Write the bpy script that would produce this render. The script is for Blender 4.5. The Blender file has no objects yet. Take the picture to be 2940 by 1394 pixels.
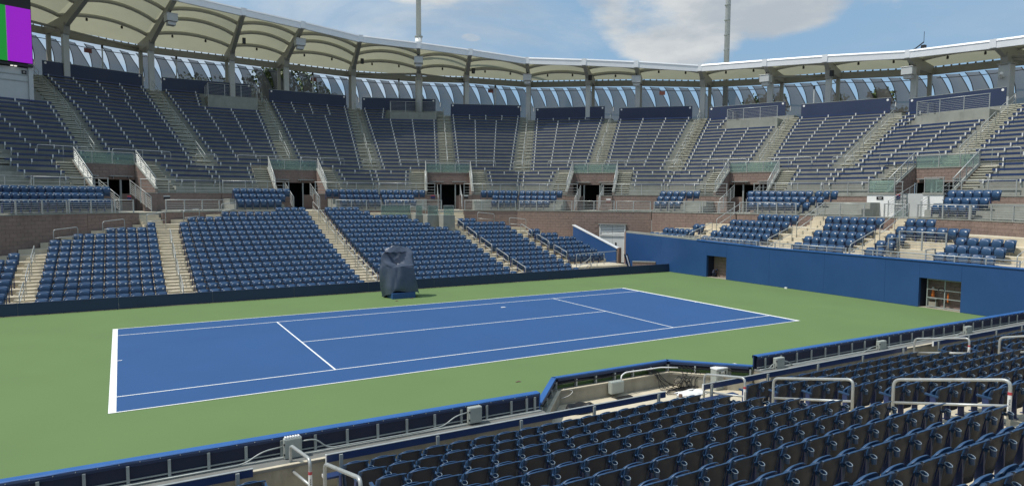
import bpy, math, random
import numpy as np
from mathutils import Vector, Matrix
random.seed(7)
S = bpy.context.scene
COL = S.collection
R_ = math.radians
# ---------------------------------------------------------------- camera
CAM = Vector((-11.50029, -22.79968, 4.89177))
cam = bpy.data.cameras.new('camera'); camo = bpy.data.objects.new('camera', cam); COL.objects.link(camo)
yaw, pit, rol = 0.5254322, -0.0686392, 0.0051508
f = Vector((math.cos(pit)*math.sin(yaw), math.cos(pit)*math.cos(yaw), math.sin(pit)))
r = Vector((math.cos(yaw), -math.sin(yaw), 0)); u = r.cross(f)
r2 = r*math.cos(rol)+u*math.sin(rol); u2 = -r*math.sin(rol)+u*math.cos(rol)
camo.matrix_world = Matrix(((r2.x, u2.x, -f.x, CAM.x), (r2.y, u2.y, -f.y, CAM.y), (r2.z, u2.z, -f.z, CAM.z), (0, 0, 0, 1)))
cam.sensor_width = 36; cam.lens = 36*1936.264/2940; cam.clip_start = .1; cam.clip_end = 3000
S.camera = camo
# ---------------------------------------------------------------- light
SUN_EL = R_(61); SUN_DIR = Vector((-.975, .22, 0)).normalized()   # horizontal direction towards the sun
w = bpy.data.worlds.new('World'); S.world = w; w.use_nodes = True
nt = w.node_tree; nt.nodes.clear(); N = nt.nodes.new; L = nt.links.new
out = N('ShaderNodeOutputWorld'); bg = N('ShaderNodeBackground'); bg.inputs[1].default_value = .07
sky = N('ShaderNodeTexSky'); sky.sky_type = 'NISHITA'; sky.sun_disc = False
sky.sun_elevation = SUN_EL; sky.sun_rotation = math.atan2(SUN_DIR.x, SUN_DIR.y)
sky.air_density = 1.2; sky.dust_density = 1.2; sky.ozone_density = 1.6
L(bg.outputs[0], out.inputs[0])
tc = N('ShaderNodeTexCoord')
def vmath(op, a, b=None):
    n = N('ShaderNodeVectorMath'); n.operation = op
    for i, x in enumerate((a, b)):
        if x is None: continue
        if hasattr(x, 'links'): L(x, n.inputs[i])
        else: n.inputs[i].default_value = x
    return n
def mth(op, a, b=None, c=None, clamp=False):
    n = N('ShaderNodeMath'); n.operation = op; n.use_clamp = clamp
    for i, x in enumerate((a, b, c)):
        if x is None: continue
        if hasattr(x, 'links'): L(x, n.inputs[i])
        else: n.inputs[i].default_value = x
    return n.outputs[0]
def noise(vec, sc, det, rough=.55, dist=0):
    n = N('ShaderNodeTexNoise'); L(vec, n.inputs['Vector']); n.inputs['Scale'].default_value = sc
    n.inputs['Detail'].default_value = det; n.inputs['Roughness'].default_value = rough
    n.inputs['Distortion'].default_value = dist
    return n.outputs['Fac']
def mapr(x, a, b, c, d):
    n = N('ShaderNodeMapRange'); L(x, n.inputs[0]); n.interpolation_type = 'SMOOTHSTEP'
    for i, q in enumerate((a, b, c, d)): n.inputs[i+1].default_value = q
    return n.outputs[0]
vec = tc.outputs['Generated']
sq = vmath('MULTIPLY', vec, (1, 1, 2.6)).outputs[0]
nbig = noise(sq, 2.3, 9, .52, .15); nfine = noise(sq, 7.5, 8, .6)
def puff(d, rad, el=2.0):
    """cloud bank: soft ellipse round a direction, stretched sideways"""
    d = Vector(d).normalized()
    df = vmath('SUBTRACT', vec, tuple(d)).outputs[0]
    df = vmath('MULTIPLY', df, (1, 1, el)).outputs[0]
    ln = vmath('LENGTH', df).outputs['Value']
    return mapr(ln, rad*.35, rad, 1, 0)
def pixdir(px, py):      # direction in the sky of a place in the picture, used only to seat the cloud banks
    q = f + r2*((px*2940/2575-1470)/1936.264) + u2*(-(py*2940/2575-697)/1936.264)
    return q.normalized()
banks = [((1700, 30), .22, 1.9, 1.0), ((1560, 0), .12, 1.7, .8), ((1880, 10), .20, 2.3, .9), ((2150, -5), .13, 2.2, .5), ((1620, 85), .07, 1.6, .55),
         ((1184, 95), .030, 2.6, .50), ((1870, 135), .09, 2.2, .42), ((2050, 125), .10, 2.4, .38), ((1130, -80), .2, 2.2, .6), ((1760, 150), .05, 3, .30)]
tot = None
for (p, rad, el, am) in banks:
    m = mth('MULTIPLY', puff(pixdir(*p), rad, el), am)
    tot = m if tot is None else mth('MAXIMUM', tot, m)
away = mapr(vmath('DOT_PRODUCT', vec, tuple(pixdir(1500, 60))).outputs['Value'], .9, .45, 0, .42)   # scattered cumulus in the rest of the sky
tot = mth('MAXIMUM', tot, away)
dens = mth('ADD', mth('ADD', mth('MULTIPLY', tot, .50), mth('MULTIPLY', nbig, .95)), mth('MULTIPLY', nfine, .40))
cmask = mapr(dens, .84, .99, 0, .96)
wisp = mapr(noise(vmath('MULTIPLY', vec, (1.2, 1.2, 5)).outputs[0], 2.0, 7, .6, .6), .36, .70, 0, .62)
left = mapr(vmath('DOT_PRODUCT', vec, tuple(pixdir(900, 30))).outputs['Value'], .80, .99, .25, 1.0)
wisp = mth('MULTIPLY', wisp, left)
cm = mth('MAXIMUM', cmask, wisp, clamp=True)
shade = mth('ADD', mth('MULTIPLY', mapr(noise(sq, 5.5, 7, .6), .36, .64, 0, 1), .55), mth('MULTIPLY', mapr(nbig, .42, .62, 0, 1), .45))
cc = N('ShaderNodeMix'); cc.data_type = 'RGBA'; L(shade, cc.inputs[0])
cc.inputs[6].default_value = (6.6, 7.3, 8.0, 1); cc.inputs[7].default_value = (12.4, 12.4, 11.9, 1)
mx = N('ShaderNodeMix'); mx.data_type = 'RGBA'; L(cm, mx.inputs[0])
hs = N('ShaderNodeMix'); hs.data_type = 'RGBA'; hs.inputs[0].default_value = .72
L(sky.outputs[0], hs.inputs[6]); hs.inputs[7].default_value = (4.5, 7.5, 11.0, 1)
L(hs.outputs[2], mx.inputs[6]); L(cc.outputs[2], mx.inputs[7]); L(mx.outputs[2], bg.inputs[0])
sun = bpy.data.lights.new('sun', 'SUN'); suno = bpy.data.objects.new('sun', sun); COL.objects.link(suno)
sun.energy = 3.9; sun.angle = R_(.55); sun.color = (1, .955, .88)
sd = SUN_DIR*math.cos(SUN_EL)+Vector((0, 0, math.sin(SUN_EL)))
suno.rotation_euler = sd.to_track_quat('Z', 'Y').to_euler(); suno.location = (0, 0, 60)
S.view_settings.view_transform = 'Standard'; S.view_settings.look = 'None'
S.view_settings.exposure = 0; S.view_settings.gamma = 1; S.view_settings.use_curve_mapping = False
S.render.engine = 'CYCLES'
S.cycles.max_bounces = 7; S.cycles.transparent_max_bounces = 12
# ---------------------------------------------------------------- materials
MATS = {}
def mat(name, col, rough=.6, metal=0, var=.0, vscale=3, bump=0, bscale=40, spec=.5, stain=0, coat=0, stretch=(1, 1, 1)):
    if name in MATS: return MATS[name]
    m = bpy.data.materials.new(name); m.use_nodes = True; t = m.node_tree
    b = t.nodes['Principled BSDF']; b.inputs['Base Color'].default_value = (*col, 1)
    b.inputs['Roughness'].default_value = rough; b.inputs['Metallic'].default_value = metal
    b.inputs['Specular IOR Level'].default_value = spec
    if coat: b.inputs['Coat Weight'].default_value = coat; b.inputs['Coat Roughness'].default_value = .15
    if var or bump or stain:
        g = t.nodes.new('ShaderNodeNewGeometry'); mp = t.nodes.new('ShaderNodeVectorMath'); mp.operation = 'MULTIPLY'
        mp.inputs[1].default_value = stretch; t.links.new(g.outputs['Position'], mp.inputs[0])
    if var or stain:
        n = t.nodes.new('ShaderNodeTexNoise'); n.inputs['Scale'].default_value = vscale; n.inputs['Detail'].default_value = 8
        n.inputs['Roughness'].default_value = .65; t.links.new(mp.outputs[0], n.inputs['Vector'])
        rp = t.nodes.new('ShaderNodeMapRange'); rp.inputs[1].default_value = .3; rp.inputs[2].default_value = .7
        rp.inputs[3].default_value = 1-var; rp.inputs[4].default_value = 1+var; t.links.new(n.outputs['Fac'], rp.inputs[0])
        mu = t.nodes.new('ShaderNodeVectorMath'); mu.operation = 'SCALE'; mu.inputs[0].default_value = col
        t.links.new(rp.outputs[0], mu.inputs['Scale']); last = mu.outputs[0]
        if stain:
            n2 = t.nodes.new('ShaderNodeTexNoise'); n2.inputs['Scale'].default_value = .9; n2.inputs['Detail'].default_value = 10
            n2.inputs['Roughness'].default_value = .7
            mp2 = t.nodes.new('ShaderNodeVectorMath'); mp2.operation = 'MULTIPLY'; mp2.inputs[1].default_value = (1.6, 1.6, .5)
            t.links.new(g.outputs['Position'], mp2.inputs[0]); t.links.new(mp2.outputs[0], n2.inputs['Vector'])
            r2_ = t.nodes.new('ShaderNodeMapRange'); r2_.inputs[1].default_value = .5; r2_.inputs[2].default_value = .72
            r2_.inputs[3].default_value = 0; r2_.inputs[4].default_value = stain; t.links.new(n2.outputs['Fac'], r2_.inputs[0])
            mi = t.nodes.new('ShaderNodeMix'); mi.data_type = 'RGBA'; t.links.new(r2_.outputs[0], mi.inputs[0])
            t.links.new(last, mi.inputs[6]); mi.inputs[7].default_value = (col[0]*.35, col[1]*.33, col[2]*.3, 1); last = mi.outputs[2]
        t.links.new(last, b.inputs['Base Color'])
        rr = t.nodes.new('ShaderNodeMapRange'); rr.inputs[1].default_value = .3; rr.inputs[2].default_value = .7
        rr.inputs[3].default_value = max(.05, rough-.08); rr.inputs[4].default_value = min(1, rough+.08)
        t.links.new(n.outputs['Fac'], rr.inputs[0]); t.links.new(rr.outputs[0], b.inputs['Roughness'])
    if bump:
        n3 = t.nodes.new('ShaderNodeTexNoise'); n3.inputs['Scale'].default_value = bscale; n3.inputs['Detail'].default_value = 4
        t.links.new(mp.outputs[0], n3.inputs['Vector'])
        bp = t.nodes.new('ShaderNodeBump'); bp.inputs['Strength'].default_value = bump; bp.inputs['Distance'].default_value = .02
        t.links.new(n3.outputs['Fac'], bp.inputs['Height']); t.links.new(bp.outputs[0], b.inputs['Normal'])
    MATS[name] = m
    return m
M_green = mat('court_green', (.124, .196, .074), .82, var=.045, vscale=.35, bump=.08, bscale=60, spec=.25)
M_blue = mat('court_blue', (.029, .088, .228), .8, var=.05, vscale=.3, bump=.08, bscale=60, spec=.25)
M_line = mat('court_white', (.80, .81, .80), .7, spec=.3)
M_seat = mat('seat_blue', (.024, .060, .130), .36, var=.10, vscale=1.3, spec=.4)
M_rear = mat('seat_rear_dark', (.011, .017, .032), .5, var=.15, vscale=5, spec=.3)  # darker tone for inner rear faces of the backrests, rim stays blue
M_seat2 = mat('seat_pan_blue', (.028, .072, .155), .36, var=.12, vscale=1.3, spec=.5)
M_ring = mat('cup_ring', (.23, .29, .35), .22, spec=.6)
M_plate = mat('number_plate', (.80, .80, .79), .4)
M_sup = mat('seat_support', (.020, .035, .11), .5)
M_bench = mat('bench_navy', (.017, .037, .112), .42, var=.10, vscale=.8)
M_tick = mat('bench_joint', (.62, .63, .62), .5)
M_conc = mat('concrete_grey', (.27, .28, .25), .85, var=.12, vscale=1.5, bump=.15, bscale=30, stain=.35)
M_cream = mat('concrete_cream', (.56, .50, .38), .85, var=.10, vscale=1.6, bump=.15, bscale=25, stain=.35)
M_wallc = mat('concrete_wall', (.30, .28, .225), .85, var=.14, vscale=2.2, bump=.2, bscale=20, stain=.55)
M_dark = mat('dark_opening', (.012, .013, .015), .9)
M_steel = mat('galvanised_steel', (.40, .42, .41), .42, metal=.35, var=.10, vscale=6)
M_steeld = mat('steel_dull', (.33, .36, .35), .5, metal=.25, var=.1, vscale=5)
M_stair = mat('concrete_stair', (.40, .395, .325), .85, var=.10, vscale=1.6, bump=.15, bscale=25, stain=.3)
M_ledge = mat('ledge_grey', (.17, .175, .165), .8, var=.15, vscale=3, stain=.3)
M_mortar = mat('mortar', (.185, .140, .120), .9)
M_white = mat('white_panel', (.74, .75, .74), .5, var=.03)
M_grey = mat('light_grey_steel', (.47, .49, .49), .45, var=.06, vscale=2)
M_door = mat('door_grey_white', (.74, .76, .74), .5, var=.03, stain=.12)
M_raft = mat('rafter_grey', (.30, .30, .275), .5, var=.08, vscale=1.2)
M_rib = mat('rib_grey', (.42, .415, .37), .5, var=.05)
M_fasc = mat('fascia_white', (.74, .76, .78), .38, var=.04, vscale=1, metal=.2)
M_navyboard = mat('board_navy', (.015, .032, .082), .55, var=.06, vscale=.6)
M_blueboard = mat('board_blue', (.016, .066, .195), .5, var=.07, vscale=.5, stain=.06)
M_blueedge = mat('board_top_blue', (.026, .112, .33), .5, var=.08, vscale=2)
M_back = mat('back_panel_navy', (.018, .033, .082), .55, var=.05, vscale=.7, stain=.08)
M_darkfab = mat('windscreen_dark', (.012, .017, .040), .75, var=.15, vscale=2)
M_black = mat('black_rubber', (.010, .010, .011), .5)
M_box = mat('junction_box_grey', (.33, .36, .33), .55, var=.08, stain=.2)
M_yellow = mat('tennis_ball', (.60, .78, .12), .8)
M_red = mat('sticker_red', (.42, .05, .06), .5)
M_orange = mat('orange_cone', (.62, .16, .03), .6)
M_wood = mat('brown_edge', (.16, .10, .075), .7)
M_trunk = mat('bark', (.07, .05, .035), .9)
M_ground = mat('ground', (.20, .19, .165), .95, var=.15, vscale=.3)
M_darksteel = mat('black_cable', (.014, .015, .018), .5)
M_redpanel = mat('exit_marker_red', (.20, .07, .055), .6)
def brickmat():
    m = mat('concrete_block', (.240, .176, .150), .88, var=.10, vscale=4, bump=.4, bscale=50, stain=.30)
    t = m.node_tree; b = t.nodes['Principled BSDF']; lk = b.inputs['Base Color'].links[0]; src = lk.from_socket
    g = t.nodes.new('ShaderNodeNewGeometry'); wn = t.nodes.new('ShaderNodeMapRange')
    t.links.new(g.outputs['Random Per Island'], wn.inputs[0]); wn.inputs[3].default_value = .93; wn.inputs[4].default_value = 1.07
    s = t.nodes.new('ShaderNodeVectorMath'); s.operation = 'SCALE'; t.links.new(src, s.inputs[0]); t.links.new(wn.outputs[0], s.inputs['Scale'])
    t.links.new(s.outputs[0], b.inputs['Base Color']); return m
M_brick = brickmat()
def fabric(name, col, trans, transp=0, rough=.8, colt=None):
    m = bpy.data.materials.new(name); m.use_nodes = True; t = m.node_tree; t.nodes.clear()
    o = t.nodes.new('ShaderNodeOutputMaterial'); d = t.nodes.new('ShaderNodeBsdfDiffuse'); tr = t.nodes.new('ShaderNodeBsdfTranslucent')
    g = t.nodes.new('ShaderNodeNewGeometry'); n = t.nodes.new('ShaderNodeTexNoise'); n.inputs['Scale'].default_value = .6; n.inputs['Detail'].default_value = 6
    t.links.new(g.outputs['Position'], n.inputs['Vector']); rp = t.nodes.new('ShaderNodeMapRange'); rp.inputs[3].default_value = .9; rp.inputs[4].default_value = 1.1
    t.links.new(n.outputs['Fac'], rp.inputs[0])
    for node, c in ((d, col), (tr, colt or col)):
        s = t.nodes.new('ShaderNodeVectorMath'); s.operation = 'SCALE'; s.inputs[0].default_value = c
        t.links.new(rp.outputs[0], s.inputs['Scale']); t.links.new(s.outputs[0], node.inputs[0])
    mi = t.nodes.new('ShaderNodeMixShader'); mi.inputs[0].default_value = trans
    t.links.new(d.outputs[0], mi.inputs[1]); t.links.new(tr.outputs[0], mi.inputs[2]); last = mi
    if transp:
        tp = t.nodes.new('ShaderNodeBsdfTransparent'); tp.inputs[0].default_value = (.85, .86, .88, 1)
        m2 = t.nodes.new('ShaderNodeMixShader'); m2.inputs[0].default_value = transp
        t.links.new(mi.outputs[0], m2.inputs[1]); t.links.new(tp.outputs[0], m2.inputs[2]); last = m2
    t.links.new(last.outputs[0], o.inputs[0]); return m
M_canopy = fabric('canopy_fabric', (.58, .58, .47), .27, colt=(.60, .595, .42))
M_skin = fabric('mesh_fabric', (.15, .148, .145), .25, .22)
def glass(name, col, alpha):
    m = bpy.data.materials.new(name); m.use_nodes = True; t = m.node_tree; b = t.nodes['Principled BSDF']
    o = t.nodes['Material Output']; b.inputs['Base Color'].default_value = (*col, 1); b.inputs['Roughness'].default_value = .08
    tp = t.nodes.new('ShaderNodeBsdfTransparent'); tp.inputs[0].default_value = (.78, .9, .86, 1)
    mi = t.nodes.new('ShaderNodeMixShader'); mi.inputs[0].default_value = alpha
    t.links.new(tp.outputs[0], mi.inputs[1]); t.links.new(b.outputs[0], mi.inputs[2]); t.links.new(mi.outputs[0], o.inputs[0]); return m
M_glass = glass('glass', (.30, .38, .36), .30)
def emis(name, col, st):
    m = bpy.data.materials.new(name); m.use_nodes = True; b = m.node_tree.nodes['Principled BSDF']
    b.inputs['Base Color'].default_value = (.02, .02, .02, 1); b.inputs['Emission Color'].default_value = (*col, 1)
    b.inputs['Emission Strength'].default_value = st; return m
M_mag = emis('screen_magenta', (.275, .0, .50), 1); M_grn = emis('screen_green', (.0, .235, .018), 1)
M_lamp = emis('lamp_white', (1, .98, .9), .9)
def tarp():
    m = mat('tarpaulin_navy', (.060, .078, .118), .33, var=.12, vscale=2.5, spec=.6, bump=.2, bscale=9); return m
M_tarp = tarp()
def leafmat(name, a, b_):
    m = bpy.data.materials.new(name); m.use_nodes = True; t = m.node_tree; b = t.nodes['Principled BSDF']
    g = t.nodes.new('ShaderNodeNewGeometry'); cr = t.nodes.new('ShaderNodeMix'); cr.data_type = 'RGBA'
    t.links.new(g.outputs['Random Per Island'], cr.inputs[0]); cr.inputs[6].default_value = (*a, 1); cr.inputs[7].default_value = (*b_, 1)
    t.links.new(cr.outputs[2], b.inputs['Base Color']); b.inputs['Roughness'].default_value = .6; return m
M_leaf = leafmat('foliage', (.030, .052, .014), (.085, .115, .030))
# ---------------------------------------------------------------- mesh helpers
class MB:
    def __init__(s): s.v = []; s.f = []; s.m = []; s.mats = []
    def mi(s, m):
        if m is None: return 0
        if m not in s.mats: s.mats.append(m)
        return s.mats.index(m)
    def add(s, vs, fs, m=None):
        o = len(s.v); s.v += [tuple(p) for p in vs]; k = s.mi(m)
        for q in fs: s.f.append(tuple(o+i for i in q)); s.m.append(k)
        return s
    def box(s, x0, x1, y0, y1, z0, z1, m=None):
        return s.add([(x0, y0, z0), (x1, y0, z0), (x1, y1, z0), (x0, y1, z0), (x0, y0, z1), (x1, y0, z1), (x1, y1, z1), (x0, y1, z1)],
                     [(0, 3, 2, 1), (4, 5, 6, 7), (0, 1, 5, 4), (1, 2, 6, 5), (2, 3, 7, 6), (3, 0, 4, 7)], m)
    def prism(s, pts, z0, z1, m=None):
        """plan polygon pts (xy) extruded; z1 may be a list"""
        n = len(pts); a = sum(pts[i][0]*pts[(i+1) % n][1]-pts[(i+1) % n][0]*pts[i][1] for i in range(n))
        if a < 0: pts = pts[::-1]
        vs = [(p[0], p[1], z0) for p in pts]+[(p[0], p[1], z1) for p in pts]
        fs = [tuple(range(n))[::-1], tuple(range(n, 2*n))]+[(i, (i+1) % n, n+(i+1) % n, n+i) for i in range(n)]
        return s.add(vs, fs, m)
    def hexa(s, b, t, m=None):
        """8 corners: bottom loop b, top loop t"""
        return s.add(list(b)+list(t), [(0, 3, 2, 1), (4, 5, 6, 7), (0, 1, 5, 4), (1, 2, 6, 5), (2, 3, 7, 6), (3, 0, 4, 7)], m)
    def tube(s, pts, rad, m=None, n=8, caps=True):
        pts = [Vector(p) for p in pts]
        T = []
        for i in range(len(pts)):
            d = Vector((0, 0, 0))
            if i > 0: d += (pts[i]-pts[i-1]).normalized()
            if i < len(pts)-1: d += (pts[i+1]-pts[i]).normalized()
            T.append(d.normalized() if d.length > 1e-9 else Vector((0, 0, 1)))
        up = Vector((0, 0, 1)) if abs(T[0].z) < .9 else Vector((1, 0, 0))
        a = (up-T[0]*up.dot(T[0])).normalized(); vs = []
        for i, p in enumerate(pts):
            a = (a-T[i]*a.dot(T[i])).normalized(); b = T[i].cross(a)
            rr = rad[i] if isinstance(rad, (list, tuple)) else rad
            vs += [p+(a*math.cos(6.28319*k/n)+b*math.sin(6.28319*k/n))*rr for k in range(n)]
        fs = []
        for i in range(len(pts)-1):
            for k in range(n): fs.append((i*n+k, i*n+(k+1) % n, (i+1)*n+(k+1) % n, (i+1)*n+k))
        if caps: fs.append(tuple(range(n))[::-1]); fs.append(tuple((len(pts)-1)*n+k for k in range(n)))
        return s.add(vs, fs, m)
    def grid(s, rows, m=None, flip=False):
        nr, nc = len(rows), len(rows[0]); vs = [p for r_ in rows for p in r_]; fs = []
        for i in range(nr-1):
            for j in range(nc-1):
                q = (i*nc+j, i*nc+j+1, (i+1)*nc+j+1, (i+1)*nc+j); fs.append(q[::-1] if flip else q)
        return s.add(vs, fs, m)
    def mesh(s, name, m=None, off=None, smooth=False):
        me = bpy.data.meshes.new(name)
        v = s.v if off is None else [(p[0]-off[0], p[1]-off[1], p[2]-off[2]) for p in s.v]
        me.from_pydata(v, [], s.f)
        ms = s.mats if s.mats else ([m] if m else [])
        for q in ms: me.materials.append(q)
        if s.mats: me.polygons.foreach_set('material_index', s.m)
        if smooth: me.polygons.foreach_set('use_smooth', [True]*len(s.f))
        me.update(); return me
    def build(s, name, m=None, parent=None, smooth=False, kind=None, bevel=0):
        off = parent.location if parent is not None else None
        o = bpy.data.objects.new(name, s.mesh(name, m, off, smooth)); COL.objects.link(o)
        if parent is not None: o.parent = parent
        if kind: o['kind'] = kind
        if bevel:
            b = o.modifiers.new('bevel', 'BEVEL'); b.width = bevel; b.segments = 2; b.limit_method = 'ANGLE'
        return o
def tag(o, label=None, cat=None, group=None, kind=None):
    if label: o['label'] = label
    if cat: o['category'] = cat
    if group: o['group'] = group
    if kind: o['kind'] = kind
    return o
def thing(name, label, cat, loc=(0, 0, 0), group=None, rot=0):
    o = bpy.data.objects.new(name, None); COL.objects.link(o); o.location = loc; o.rotation_euler = (0, 0, rot)
    o.empty_display_size = .2
    return tag(o, label, cat, group)
ORD = ['bottom', 'second', 'third', 'fourth', 'fifth', 'sixth', 'seventh', 'eighth', 'ninth', 'tenth', '11th', '12th', '13th', '14th', '15th', '16th', '17th', '18th',
       '19th', '20th', '21st', '22nd', '23rd', '24th', '25th', '26th', '27th', '28th', '29th', '30th']
def ordn(i): return 'first' if i == 0 else ORD[i]
def fillet(pts, rad=.12, n=5):
    """round the inner corners of a polyline"""
    P = [Vector(p) for p in pts]; o = [P[0]]
    for i in range(1, len(P)-1):
        a = (P[i-1]-P[i]); b = (P[i+1]-P[i]); ra = min(rad, a.length*.45, b.length*.45)
        p0 = P[i]+a.normalized()*ra; p1 = P[i]+b.normalized()*ra
        for k in range(n+1):
            t = k/n; o.append(p0*(1-t)**2+P[i]*2*t*(1-t)+p1*t*t)
    o.append(P[-1]); return o
# ---------------------------------------------------------------- the bowl's frame: sixteen-sided, facets facing outward at angle t from +y
CX, CY = .6, .6
T11 = math.tan(R_(11.25))
def nl(t):
    a = R_(t); return Vector((math.sin(a), math.cos(a))), Vector((math.cos(a), -math.sin(a)))
SHIFT = {-22.5: -.9, 0: -.15, 67.5: .3, 90: .8}
def PW(t, A, lat):
    n, l = nl(t); lat += SHIFT.get(t, 0)*max(0, 1-abs(lat)/6)*max(0, min(1, (40.5-A)/7)); p = Vector((CX, CY))+n*A+l*lat; return (p.x, p.y)
def P3(t, A, lat, z):
    p = PW(t, A, lat); return Vector((p[0], p[1], z))
def fbox(mb, t, A0, A1, l0, l1, z0, z1, m=None):
    return mb.prism([PW(t, A0, l0), PW(t, A1, l0), PW(t, A1, l1), PW(t, A0, l1)], z0, z1, m)
def inside(x, y, lim):
    for k in range(16):
        n, l = nl(k*22.5)
        if (Vector((x-CX, y-CY))).dot(n) > lim: return False
    return True
def clip(poly, lim, ts=None):
    for k in (ts if ts is not None else [q*22.5 for q in range(16)]):
        n, l = nl(k); c = n.x*CX+n.y*CY+lim; outp = []
        for i in range(len(poly)):
            a, b = poly[i], poly[(i+1) % len(poly)]; da = a[0]*n.x+a[1]*n.y-c; db = b[0]*n.x+b[1]*n.y-c
            if da <= 0: outp.append(a)
            if da*db < 0:
                q = da/(da-db); outp.append((a[0]+(b[0]-a[0])*q, a[1]+(b[1]-a[1])*q))
        poly = outp
        if len(poly) < 3: return []
    return poly
# ================================================================ SETTING
g = MB().add([(-900, -900, -.75), (900, -900, -.75), (900, 900, -.75), (-900, 900, -.75)], [(0, 1, 2, 3)]).build('ground', M_ground, kind='structure')
# court sheets
BAYP = [(-3.47, -10.12), (-1.96, -8.47), (1.98, -8.47), (3.62, -10.12)]
sp = [(-23, -10.12)]+BAYP+[(19.72, -10.12), (19.72, 10.33), (-23, 10.33)]
MB().add([(x, y, 0) for x, y in sp]+[(x, y, -.7) for x, y in sp], [tuple(range(8))]+[(i+8, (i+1) % 8+8, (i+1) % 8, i) for i in range(8)]).build('court_surround', M_green, kind='structure')
MB().add([(-11.885, -5.485, .004), (11.885, -5.485, .004), (11.885, 5.485, .004), (-11.885, 5.485, .004)], [(0, 1, 2, 3)]).build('court_surface', M_blue, kind='structure')
ln = MB()
def line(x0, x1, y0, y1): ln.add([(x0, y0, .008), (x1, y0, .008), (x1, y1, .008), (x0, y1, .008)], [(0, 1, 2, 3)])
W5 = .05
line(-11.885, -11.725, -5.485, 5.485); line(11.735, 11.885, -5.485, 5.485)
for y in (-5.485, 5.435): line(-11.725, 11.735, y, y+W5)
for y in (-4.14, 4.09): line(-11.725, 11.735, y, y+W5)
for x in (-6.425, 6.375): line(x, x+W5, -4.09, 4.09)
line(-6.375, 6.375, -.025, .025); line(-11.725, -11.6, -.025, .025); line(11.61, 11.735, -.025, .025)
ln.build('court_lines', M_line, kind='structure')
# ---------------------------------------------------------------- boards round the court
def board(label, x0, x1, y0, y1, zt, seams, axis='x', mat_=M_navyboard):
    t = thing('court_board', label, 'perimeter board', ((x0+x1)/2, (y0+y1)/2, 0), 'low boards round the court')
    ss = [x0]+seams+[x1]
    for a, b in zip(ss, ss[1:]):
        MB().box(a+.006, b-.006, y0, y1, 0.012, zt-.02).build('panel', mat_, t)
        MB().box(a+.006, b-.006, y0-.012, y1+.012, zt-.02, zt).build('cap', M_navyboard, t)
    for a in seams:
        MB().box(a-.004, a+.004, y0+.01, y1-.01, .02, zt-.01).build('joint_strip', M_steeld, t)
    return t
board('long navy board in front of the far stand seats', -22.9, 18.05, 10.33, 10.40, .52, [-15.2, -11.7, -8.0, -4.4, -.72, 2.9, 6.6, 10.3, 14.0])
board('short navy board in the far corner beside the tall blue wall', 18.07, 19.70, 10.33, 10.40, .52, [])
# tall blue back wall with two openings
bw = thing('back_wall', 'tall blue wall behind the far baseline with two openings', 'wall', (19.7, 0, 0))
OPS = [(5.48, 7.05), (-7.55, -5.78)]
ys = [14.78, 11.2, 7.05, 5.48, 2.4, -1.0, -4.2, -5.78, -7.55, -10.9, -14.0]
def wz(y): return 2.08+max(0, (y-2))*.022
for a, b in zip(ys, ys[1:]):
    zb = 1.34 if (b, a) in OPS else .012
    mb = MB(); mb.hexa([(19.7, b+.003, zb), (19.86, b+.003, zb), (19.86, a-.003, zb), (19.7, a-.003, zb)], [(19.7, b+.003, wz(b)), (19.86, b+.003, wz(b)), (19.86, a-.003, wz(a)), (19.7, a-.003, wz(a))])
    mb.build('wall_panel', M_blueboard, bw)
mb = MB()
for a, b in ((7.9, 2.4), (2.4, -14)):
    mb.hexa([(19.66, b, wz(b)), (19.90, b, wz(b)), (19.90, a, wz(a)), (19.66, a, wz(a))], [(19.66, b, wz(b)+.05), (19.90, b, wz(b)+.05), (19.90, a, wz(a)+.05), (19.66, a, wz(a)+.05)])
mb.build('blue_coping', M_blueedge, bw)
mb = MB(); mb.hexa([(19.72, 7.9, wz(7.9)), (19.95, 7.9, wz(7.9)), (19.95, 14.78, wz(14.8)), (19.72, 14.78, wz(14.8))], [(19.72, 7.9, wz(7.9)+.12), (19.95, 7.9, wz(7.9)+.12), (19.95, 14.78, wz(14.8)+.12), (19.72, 14.78, wz(14.8)+.12)])
mb.build('concrete_coping', M_conc, bw)
MB().box(19.71, 20.1, 14.785, 14.95, -.4, 2.42).build('brown_end_post', M_brick, bw)
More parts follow.
